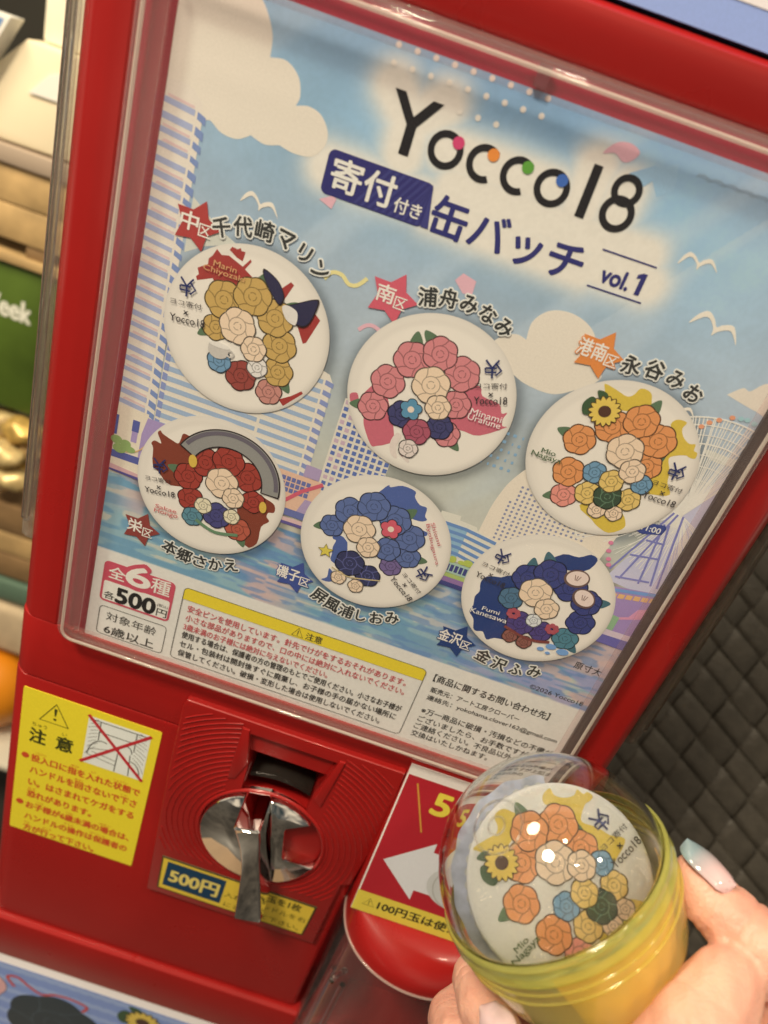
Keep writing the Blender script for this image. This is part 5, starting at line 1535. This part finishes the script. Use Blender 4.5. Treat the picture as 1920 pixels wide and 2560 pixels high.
def chain(bm, pts, rad, step=1.6):
    pts = [Vector(p) for p in pts]
    for i in range(len(pts) - 1):
        d = (pts[i + 1] - pts[i]).length
        n = max(2, int(d / step))
        for j in range(n + 1):
            f = j / n
            p = pts[i].lerp(pts[i + 1], f); r = rad[i] + (rad[i + 1] - rad[i]) * f
            bmesh.ops.create_icosphere(bm, subdivisions=2, radius=r, matrix=Matrix.Translation(p))


bm = bmesh.new()
HAND = [
    ([(226.8, -78.6, 66.0), (229.5, -80.5, 64.6), (233.6, -84.0, 63.2), (240.3, -89.4, 63.0), (247.5, -95.7, 63.8), (264, -99.3, 58.0), (285, -96, 40)], [6.2, 8.0, 9.4, 10.0, 11.0, 13.0, 17.0]),
    ([(236.0, -104, 57.0), (227.0, -118, 50.0), (228, -125, 37), (258, -110, 18), (292, -92, 10)], [10.5, 14.0, 19.5, 25.0, 27.0]),
    ([(264, -99, 50), (275, -98, 28)], [15, 24]),
    ([(262, -92, -5), (240, -72, -22), (222, -62, -22)], [22, 16, 12]),
    ([(292, -92, 10), (340, -84, -30)], [27, 26]),
    # index finger curling round the left of the cup
    ([(236, -62, -12), (212, -58, -12), (196, -66, -9.0), (185.6, -84, -8.0), (185.0, -98, .2), (188.4, -109, 8.6)], [10.5, 9.4, 9.2, 9.3, 8.6, 6.6]),
    # middle finger under it
    ([(240, -66, -30), (214, -62, -36), (197, -72, -34), (184.0, -88, -27), (182.6, -102, -16), (186, -113, -8)], [10.5, 9.6, 9.4, 9.6, 8.8, 6.8]),
    ([(246, -72, -46), (216, -70, -54), (198, -82, -50), (188, -98, -42), (188, -110, -32)], [10.0, 9.0, 8.8, 8.6, 7.0]),
]
for p_, r_ in HAND:
    chain(bm, p_, r_)
me = bpy.data.meshes.new('hand'); bm.to_mesh(me); bm.free()
tmp = bpy.data.objects.new('hand', me); COL.objects.link(tmp)
md = tmp.modifiers.new('r', 'REMESH'); md.mode = 'VOXEL'; md.voxel_size = .8
md = tmp.modifiers.new('s', 'SMOOTH'); md.iterations = 14; md.factor = .5
bpy.context.view_layer.update()
me2 = bpy.data.meshes.new_from_object(tmp.evaluated_get(bpy.context.evaluated_depsgraph_get()))
bpy.data.objects.remove(tmp)
HO = (262, -95, 10)
# skin folds: grooves across the thumb and finger joints
CREASE = [((240.0, -89.3, 63.2), (7.4, -5.6, .0), .8, .7, 13), ((242.5, -91, 63.2), (7.4, -5.6, .0), .5, .6, 13), ((233.0, -83.5, 63.3), (7.4, -5.6, .0), .55, .55, 12), ((235.4, -85.4, 63.3), (7.4, -5.6, .0), .45, .5, 12), ((231.0, -82, 64), (5, -4.2, -1.2), .3, .5, 12), ((246.0, -94.6, 63.6), (7.2, -5.8, .6), .5, .6, 14), ((249.5, -96, 63.0), (7.2, -3.8, -.6), .4, .6, 14),
          ((185.2, -88, -5.6), (-.3, -14, 8), .5, .5, 12), ((185.2, -91.5, -3.5), (-.3, -14, 8), .4, .5, 12), ((183.4, -93, -23.5), (-1, -14, 10), .5, .5, 12), ((231, -112, 52), (-6, -10, -6), .45, .7, 16), ((240, -116, 40), (6, -3, -14), .35, .8, 22)]
nv_ = len(me2.vertices); co = np.empty(nv_ * 3); me2.vertices.foreach_get('co', co); co = co.reshape(-1, 3)
no = np.empty(nv_ * 3); me2.vertices.foreach_get('normal', no); no = no.reshape(-1, 3)
dsp = np.zeros(nv_)
for p0, ax_, dep, wid, rad in CREASE:
    a_ = np.array(ax_, float); a_ /= np.linalg.norm(a_)
    q_ = co - np.array(p0); al = q_ @ a_; al = al + .35 * np.sin(q_[:, 0] * 1.1 + q_[:, 2] * .9)
    rr2 = np.linalg.norm(q_, axis=1)
    dsp += dep * np.exp(-(al / wid) ** 2) * np.clip(1.2 - (rr2 / rad) ** 2, 0, 1)
co = co - no * dsp[:, None] + no * (.12 * np.sin(co[:, :1] * .9 + 2 * np.sin(co[:, 2:] * .5)))
me2.vertices.foreach_set('co', co.ravel()); me2.update()
me2.transform(Matrix.Translation(-Vector(HO))); me2.transform(Matrix.Scale(MM, 4))
for p in me2.polygons:
    p.use_smooth = True
me2.materials.clear(); me2.materials.append(SKIN)
PERSON = bpy.data.objects.new('person', me2); COL.objects.link(PERSON)
PERSON['_org'] = HO; PERSON.location = Vector(HO) * MM
tag(PERSON, 'right hand with long glittery nails holding the toy capsule, thumb on its side', 'person')


def nail(name, base, tip, up, width, arch, material, over=0.0):
    """curved plate from base to tip, arched across its width"""
    base, tip, up = Vector(base), Vector(tip), Vector(up)
    d = (tip - base); Ln = d.length; d.normalize()
    up = (up - d * up.dot(d)).normalized(); sd = d.cross(up)
    nL, nW = 18, 10
    vs_ = []
    for lay in (0, -.3):
        for i in range(nL + 1):
            f = i / nL
            wv = width * (.80 + .26 * math.sin(math.pi * min(1, f * 1.05) * .6)) * (1 if f < .55 else math.sqrt(max(.02, 1 - ((f - .55) / .46) ** 2)))
            wv *= min(1, math.sqrt(.18 + 5.0 * f))
            for j in range(nW + 1):
                q_ = -1 + 2 * j / nW
                vs_.append(base + d * (Ln * f) + sd * (wv / 2 * q_) + up * (arch * (1 - q_ * q_) + .9 * math.sin(math.pi * f) + lay))
    M_ = (nL + 1) * (nW + 1); W_ = nW + 1
    fs_ = []
    for i in range(nL):
        for j in range(nW):
            a = i * W_ + j
            fs_ += [(a, a + W_, a + W_ + 1, a + 1), (M_ + a, M_ + a + 1, M_ + a + W_ + 1, M_ + a + W_)]
    for i in range(nL):
        for j in (0, nW):
            a = i * W_ + j; fs_.append((a, M_ + a, M_ + a + W_, a + W_))
    for j in range(nW):
        for i in (0, nL):
            a = i * W_ + j; fs_.append((a, a + 1, M_ + a + 1, M_ + a))
    mb = MB(); mb.add(vs_, fs_)
    o = mb.build(name, material, PERSON, smooth=60)
    return o, base, d, sd, up, Ln


NAILM = mat('nail_gel', C(226, 188, 176), .12, spec=.6, coat=1.0, noise=.12, nscale=160)
NAILT = bpy.data.materials.new('glitter_nail_gel'); NAILT.use_nodes = True
n = NAILT.node_tree; bs = n.nodes['Principled BSDF']; bs.inputs['Roughness'].default_value = .1; bs.inputs['Coat Weight'].default_value = 1.0
t = n.nodes.new('ShaderNodeTexCoord'); g_ = n.nodes.new('ShaderNodeVectorMath'); g_.operation = 'DOT_PRODUCT'
up_d = Vector((-.62, .70, .35))
g_.inputs[1].default_value = tuple(Vector((-11.2, 10.3, -2.4)).normalized())
n.links.new(t.outputs['Object'], g_.inputs[0])
mr = n.nodes.new('ShaderNodeMapRange')
mr.inputs['From Min'].default_value = .018; mr.inputs['From Max'].default_value = .034
n.links.new(g_.outputs['Value'], mr.inputs['Value'])
rp = n.nodes.new('ShaderNodeValToRGB'); e = rp.color_ramp.elements
e[0].color = (*C(216, 174, 162), 1); e[1].color = (*C(128, 142, 138), 1); e[0].position = .2; e[1].position = .75
n.links.new(mr.outputs['Result'], rp.inputs['Fac']); n.links.new(rp.outputs['Color'], bs.inputs['Base Color'])
TN = nail('fingernail', (234.6, -85.2, 71.2), (221.9, -73.4, 71.0), (.30, -.08, .92), 12.5, 2.8, NAILT)
TN[0]['label'] = 'long thumbnail with pink gel, grey tip and glitter'
GL = mat('glitter', (.95, .9, .9), .12, metal=1.0)
b = MB()
rs = random.Random(5)
for kk in range(46):
    f = rs.uniform(.05, .72); q_ = rs.uniform(-.75, .75)
    p = TN[1] + TN[2] * (TN[5] * f) + TN[3] * (11.5 / 2 * .9 * q_) + TN[4] * (2.6 * (1 - q_ * q_) + .9 * math.sin(math.pi * f) + .08)
    r = rs.uniform(.18, .46)
    nn = (TN[4] + Vector((rs.uniform(-.5, .5), rs.uniform(-.5, .5), rs.uniform(-.5, .5)))).normalized(); a1 = nn.cross(TN[2]).normalized(); a2 = nn.cross(a1)
    b.add([p + (a1 * math.cos(x) + a2 * math.sin(x)) * r for x in np.linspace(0, 2 * math.pi, 6, endpoint=False)], [tuple(range(6))])
b.build('nail_glitter', GL, TN[0])
nail('fingernail', (181.4, -104.0, 9.4), (188.2, -114.8, 17.6), (-.40, -.50, .77), 9.5, 1.8, NAILM)
nail('fingernail', (179.6, -108.6, -7.0), (185.6, -119.6, 1.0), (-.45, -.55, .70), 9.5, 1.8, NAILM)

# ------------------------------------------------------------------ woven basket at the right
r_, u_, f_ = Vector(CR), Vector(CU), Vector(CF)


def cp(x, y, D):
    return Vector(CAM_LOC) + (f_ + r_ * ((x - 960) / 1923) - u_ * ((y - 1280) / 1923)) * D


B0 = Vector((330, 190, -30))
A = (r_ * .64 - u_ * .77).normalized(); Bv = (-r_ * .63 - u_ * .776).normalized()
Nn = A.cross(Bv).normalized()
if Nn.dot(f_) > 0:
    Nn = -Nn
WV = mat('woven_strap', (.046, .041, .033), .46, spec=.35, noise=.22, nscale=120, bump=.5, bscale=420, rvar=.1)
bk = MB()
PT = 19.0                                   # pitch of the weave


def inb(p):
    return 244 < p.x < 640 and -380 < p.z < 195


PA, PB = 17.0, 27.0
for dr, ot, ph, pl, pw in ((A, Bv, 0, PB, PA), (Bv, A, 1, PA, PB)):
    for i in range(-26, 28):
        runs = []; run = []
        for q_ in range(-34 * 8, 34 * 8 + 1):
            tt = q_ * pl / 8
            c0 = B0 + dr * tt + ot * (i * pw)
            hgt = 2.1 * math.tanh(3.2 * math.sin(math.pi * (tt / pl + .5)) * (1 if (i + ph) % 2 else -1))
            if inb(c0):
                run.append((c0, hgt))
            elif run:
                runs.append(run); run = []
        if run:
            runs.append(run)
        for run in runs:
            if len(run) < 3:
                continue
            vs_ = []
            wob = random.uniform(-.6, .6); tl = random.uniform(-.5, .5)
            for c0, hgt in run:
                for y in range(6):
                    fy = -1 + 2 * y / 5
                    vs_.append(c0 + ot * (fy * pw * .475 + wob) + Nn * (hgt + .8 * (1 - abs(fy) ** 5) + (tl + .6) * fy * (1 if ph else -1)))
            bk.add(vs_, [(x * 6 + y, (x + 1) * 6 + y, (x + 1) * 6 + y + 1, x * 6 + y + 1) for x in range(len(run) - 1) for y in range(5)])
BKT = bk.build('woven_basket', WV, None, tuple(B0 + Vector((60, 0, -345))), smooth=70)
tag(BKT, 'dark brown woven basket standing at the right of the machine', 'basket')
b2 = MB()
pl = [(250, -372), (620, -372), (620, 188), (250, 188)]
# backing behind the weave
vs_ = []
for x, z in pl:
    y = B0.y - (Nn.x * (x - B0.x) + Nn.z * (z - B0.z)) / Nn.y
    vs_.append(Vector((x, y, z)) - Nn * 4.5)
vs_ += [v - Nn * 6 for v in vs_]
b2.add(vs_, [(0, 1, 2, 3), (7, 6, 5, 4), (0, 4, 5, 1), (1, 5, 6, 2), (2, 6, 7, 3), (3, 7, 4, 0)])
b2.build('basket_lining', mat('basket_lining', (.012, .011, .010), .7), BKT)

# ------------------------------------------------------------------ shelf with goods at the left, far behind
def yaw_box(name, mb_fn, ctr, yaw, material, label, cat, parent=None, group=None):
    mb = MB(); mb_fn(mb)
    c0, s0 = math.cos(yaw), math.sin(yaw)
    mb.v = [(ctr[0] + x * c0 - y * s0, ctr[1] + x * s0 + y * c0, ctr[2] + z) for x, y, z in mb.v]
    o = mb.build(name, material, parent, None if parent else ctr, smooth=30)
    if not parent:
        tag(o, label, cat, group)
    return o


WOOD = mat('pale_wood', (.50, .345, .16), .6, noise=.35, nscale=30)
WOODD = mat('brown_wood', (.27, .17, .08), .6, noise=.4, nscale=25)
CREAM = mat('cream_card', (.84, .75, .55), .55, noise=.06, nscale=10)
YW = math.radians(-3)
ZF = frame((0, 380, 0), (1, 0, 0), (0, 0, 1))
b = MB(); b.prism(ZF, [(-330, 101.8), (-212, 103.2), (-212, 178), (-258, 178), (-286, 150), (-330, 118)], -90, 0, 3)
tag(b.build('paper_box', CREAM, None, (-270, 420, 102), smooth=30), 'large cream paper box with a slanted top on the wooden crate', 'box')
yaw_box('paper_bag', lambda m_: m_.bbox((-14, -16, 0), (40, 30, 70), 3), (-240, 412, 178.6), YW, mat('white_paper', (.86, .82, .68), .5), 'small white paper bag standing on the cream paper box', 'bag')
b = MB(); b.prism(ZF, [(-340, 122), (-300, 122), (-277.5, 160), (-262, 189.6), (-340, 189.6)], -4, 14, .6)
BC_ = b.build('framed_picture', mat('white_card', (.78, .78, .74), .5), None, (-300, 380, 122), smooth=30)
tag(BC_, 'blue picture with a white edge left of the cream box', 'picture')
b = MB(); b.poly(ZF, [(-338, 124), (-303, 124), (-281, 160), (-267, 187), (-338, 187)], 14.3); b.build('panel_picture', mat('blue_print', (.16, .30, .58), .4, noise=.4, nscale=14), BC_)
b = MB(); b.prism(ZF, [(-252, 143), (-226, 143.4), (-226, 164), (-237, 160)], 1, 1.8)
tag(b.build('price_tag', mat('white_tag', (.86, .86, .82), .5), None, (-238, 378, 143)), 'white triangular paper tag in front of the cream paper box', 'tag')
CRT = thing('wooden_crate', (-235, 380, 8), 'pale wooden slatted crate under the cream paper box', 'crate')
yaw_box('crate_lid', lambda m_: m_.bbox((-110, -4, 61), (40, 90, 75), 1.5), (-235, 380, 26), 0, mat('shadow_taupe', (.40, .32, .25), .7), '', '', CRT)  # coloured taupe for the shadow band under the paper box
for z0, z1 in ((30.5, 60.4), (1, 29.5)):
    yaw_box('slat', lambda m_: m_.bbox((-110, 0, z0), (40, 10, z1), 1.5), (-235, 380, 26), 0, WOOD, '', '', CRT)
yaw_box('slat', lambda m_: m_.bbox((-110, -3, -18), (40, 60, -10), 1.5), (-235, 380, 26), 0, WOOD, '', '', CRT)
yaw_box('crate_post', lambda m_: m_.bbox((-12, 2, -10), (6, 20, 1), 1), (-235, 380, 26), 0, WOODD, '', '', CRT)
yaw_box('crate_gap_dark', lambda m_: m_.box((-110, 40, -9.8), (40, 44, .8)), (-235, 380, 26), 0, BLACK, '', '', CRT)  # black sheet that makes the gap below the slats dark
GP = yaw_box('green_package', lambda m_: m_.bbox((-110, 0, -156), (40, 40, -18.4), 3), (-235, 382, 26), 0, mat('green_card', (.06, .105, .014), .4, noise=.55, nscale=11), 'green package with white lettering below the wooden crate', 'package')
mb = MB(); mb.text(frame((0, 381.6, 0), (1, 0, 0), (0, 0, 1)), 'Week', (-288, -40, -238, -22), 0, .03, -.03)
mb.build('package_lettering', mat('white_ink', (.8, .82, .74), .5), GP)
rs = random.Random(11)
SWEET = 'crumpled gold foil sweet heaped beside the machine below the green package'
for kk in range(12):
    x = -232 - 9 * (kk % 4) - rs.uniform(0, 8); z = -142 - 26 * (kk // 4) - rs.uniform(0, 10); r = rs.uniform(11, 16); y = 376 + rs.uniform(-6, 20)
    bm = bmesh.new(); bmesh.ops.create_icosphere(bm, subdivisions=3, radius=r)
    for v in bm.verts:
        v.co *= 1 + .13 * math.sin(5 * v.co.x / r + kk) * math.cos(4 * v.co.z / r) + rs.uniform(-.05, .05)
        v.co = Vector((x, y, z)) + Vector((v.co.x * 1.3, v.co.y, v.co.z * .8))
    b = MB(); b.bm(bm)
    o = b.build('wrapped_sweet', mat('foil_wrap', [(.62, .42, .12), (.55, .40, .20), (.70, .55, .26)][kk % 3], .35, metal=.3, noise=.5, nscale=70), None, (x, y, z), smooth=40)
    tag(o, SWEET, 'sweet', 'gold wrapped sweets in a heap')
SH = thing('wooden_shelf', (-240, 380, -322), 'brown wooden plank shelf under the gold wrapped sweets', 'shelf')
for z0, z1, m_2 in ((-266, -234, WOODD), (-292, -268, WOOD), (-322, -294, WOODD)):
    yaw_box('shelf_board', lambda m_: m_.bbox((-110, 0, z0), (40, 90, z1), 1.5), (-235, 378, 0), 0, m_2, '', '', SH)
yaw_box('teal_tray', lambda m_: m_.bbox((-60, -10, 0), (40, 60, 26), 4), (-240, 384, -352), 0, mat('teal_plastic', (.12, .20, .15), .4), 'teal plastic tray below the plank shelf', 'tray')
yaw_box('cloth_bundle', lambda m_: m_.bbox((-60, -10, -70), (40, 60, 0), 12, 4), (-240, 384, -358), 0, mat('beige_cloth', (.62, .50, .34), .8, noise=.2, nscale=40), 'beige cloth bundle under the teal tray', 'cloth')
b = MB(); b.lathe(frame((-246, 380, -484), (1, 0, 0), (0, 0, 1)), [(.2, -50)] + [(50 * math.cos(t), 48 * math.sin(t)) for t in np.linspace(-1.45, 1.45, 14)] + [(.2, 48)], 32)
b.v = [(-246 + (x + 246), 380 + (y - 380), z) for x, y, z in b.v]
tag(b.build('orange_fruit', mat('orange_peel', (.80, .28, .012), .4, bump=.3, bscale=400), None, (-246, 380, -534), smooth=80), 'bright orange fruit at the lower left edge beside the machine', 'fruit')
yaw_box('white_dish', lambda m_: m_.bbox((-70, -60, -10), (70, 60, 0), 4), (-246, 380, -534.5), 0, mat('white_dish', (.7, .66, .55), .3), 'white dish under the orange fruit', 'dish')

for o in bpy.data.objects:
    if '_org' in o.keys():
        del o['_org']
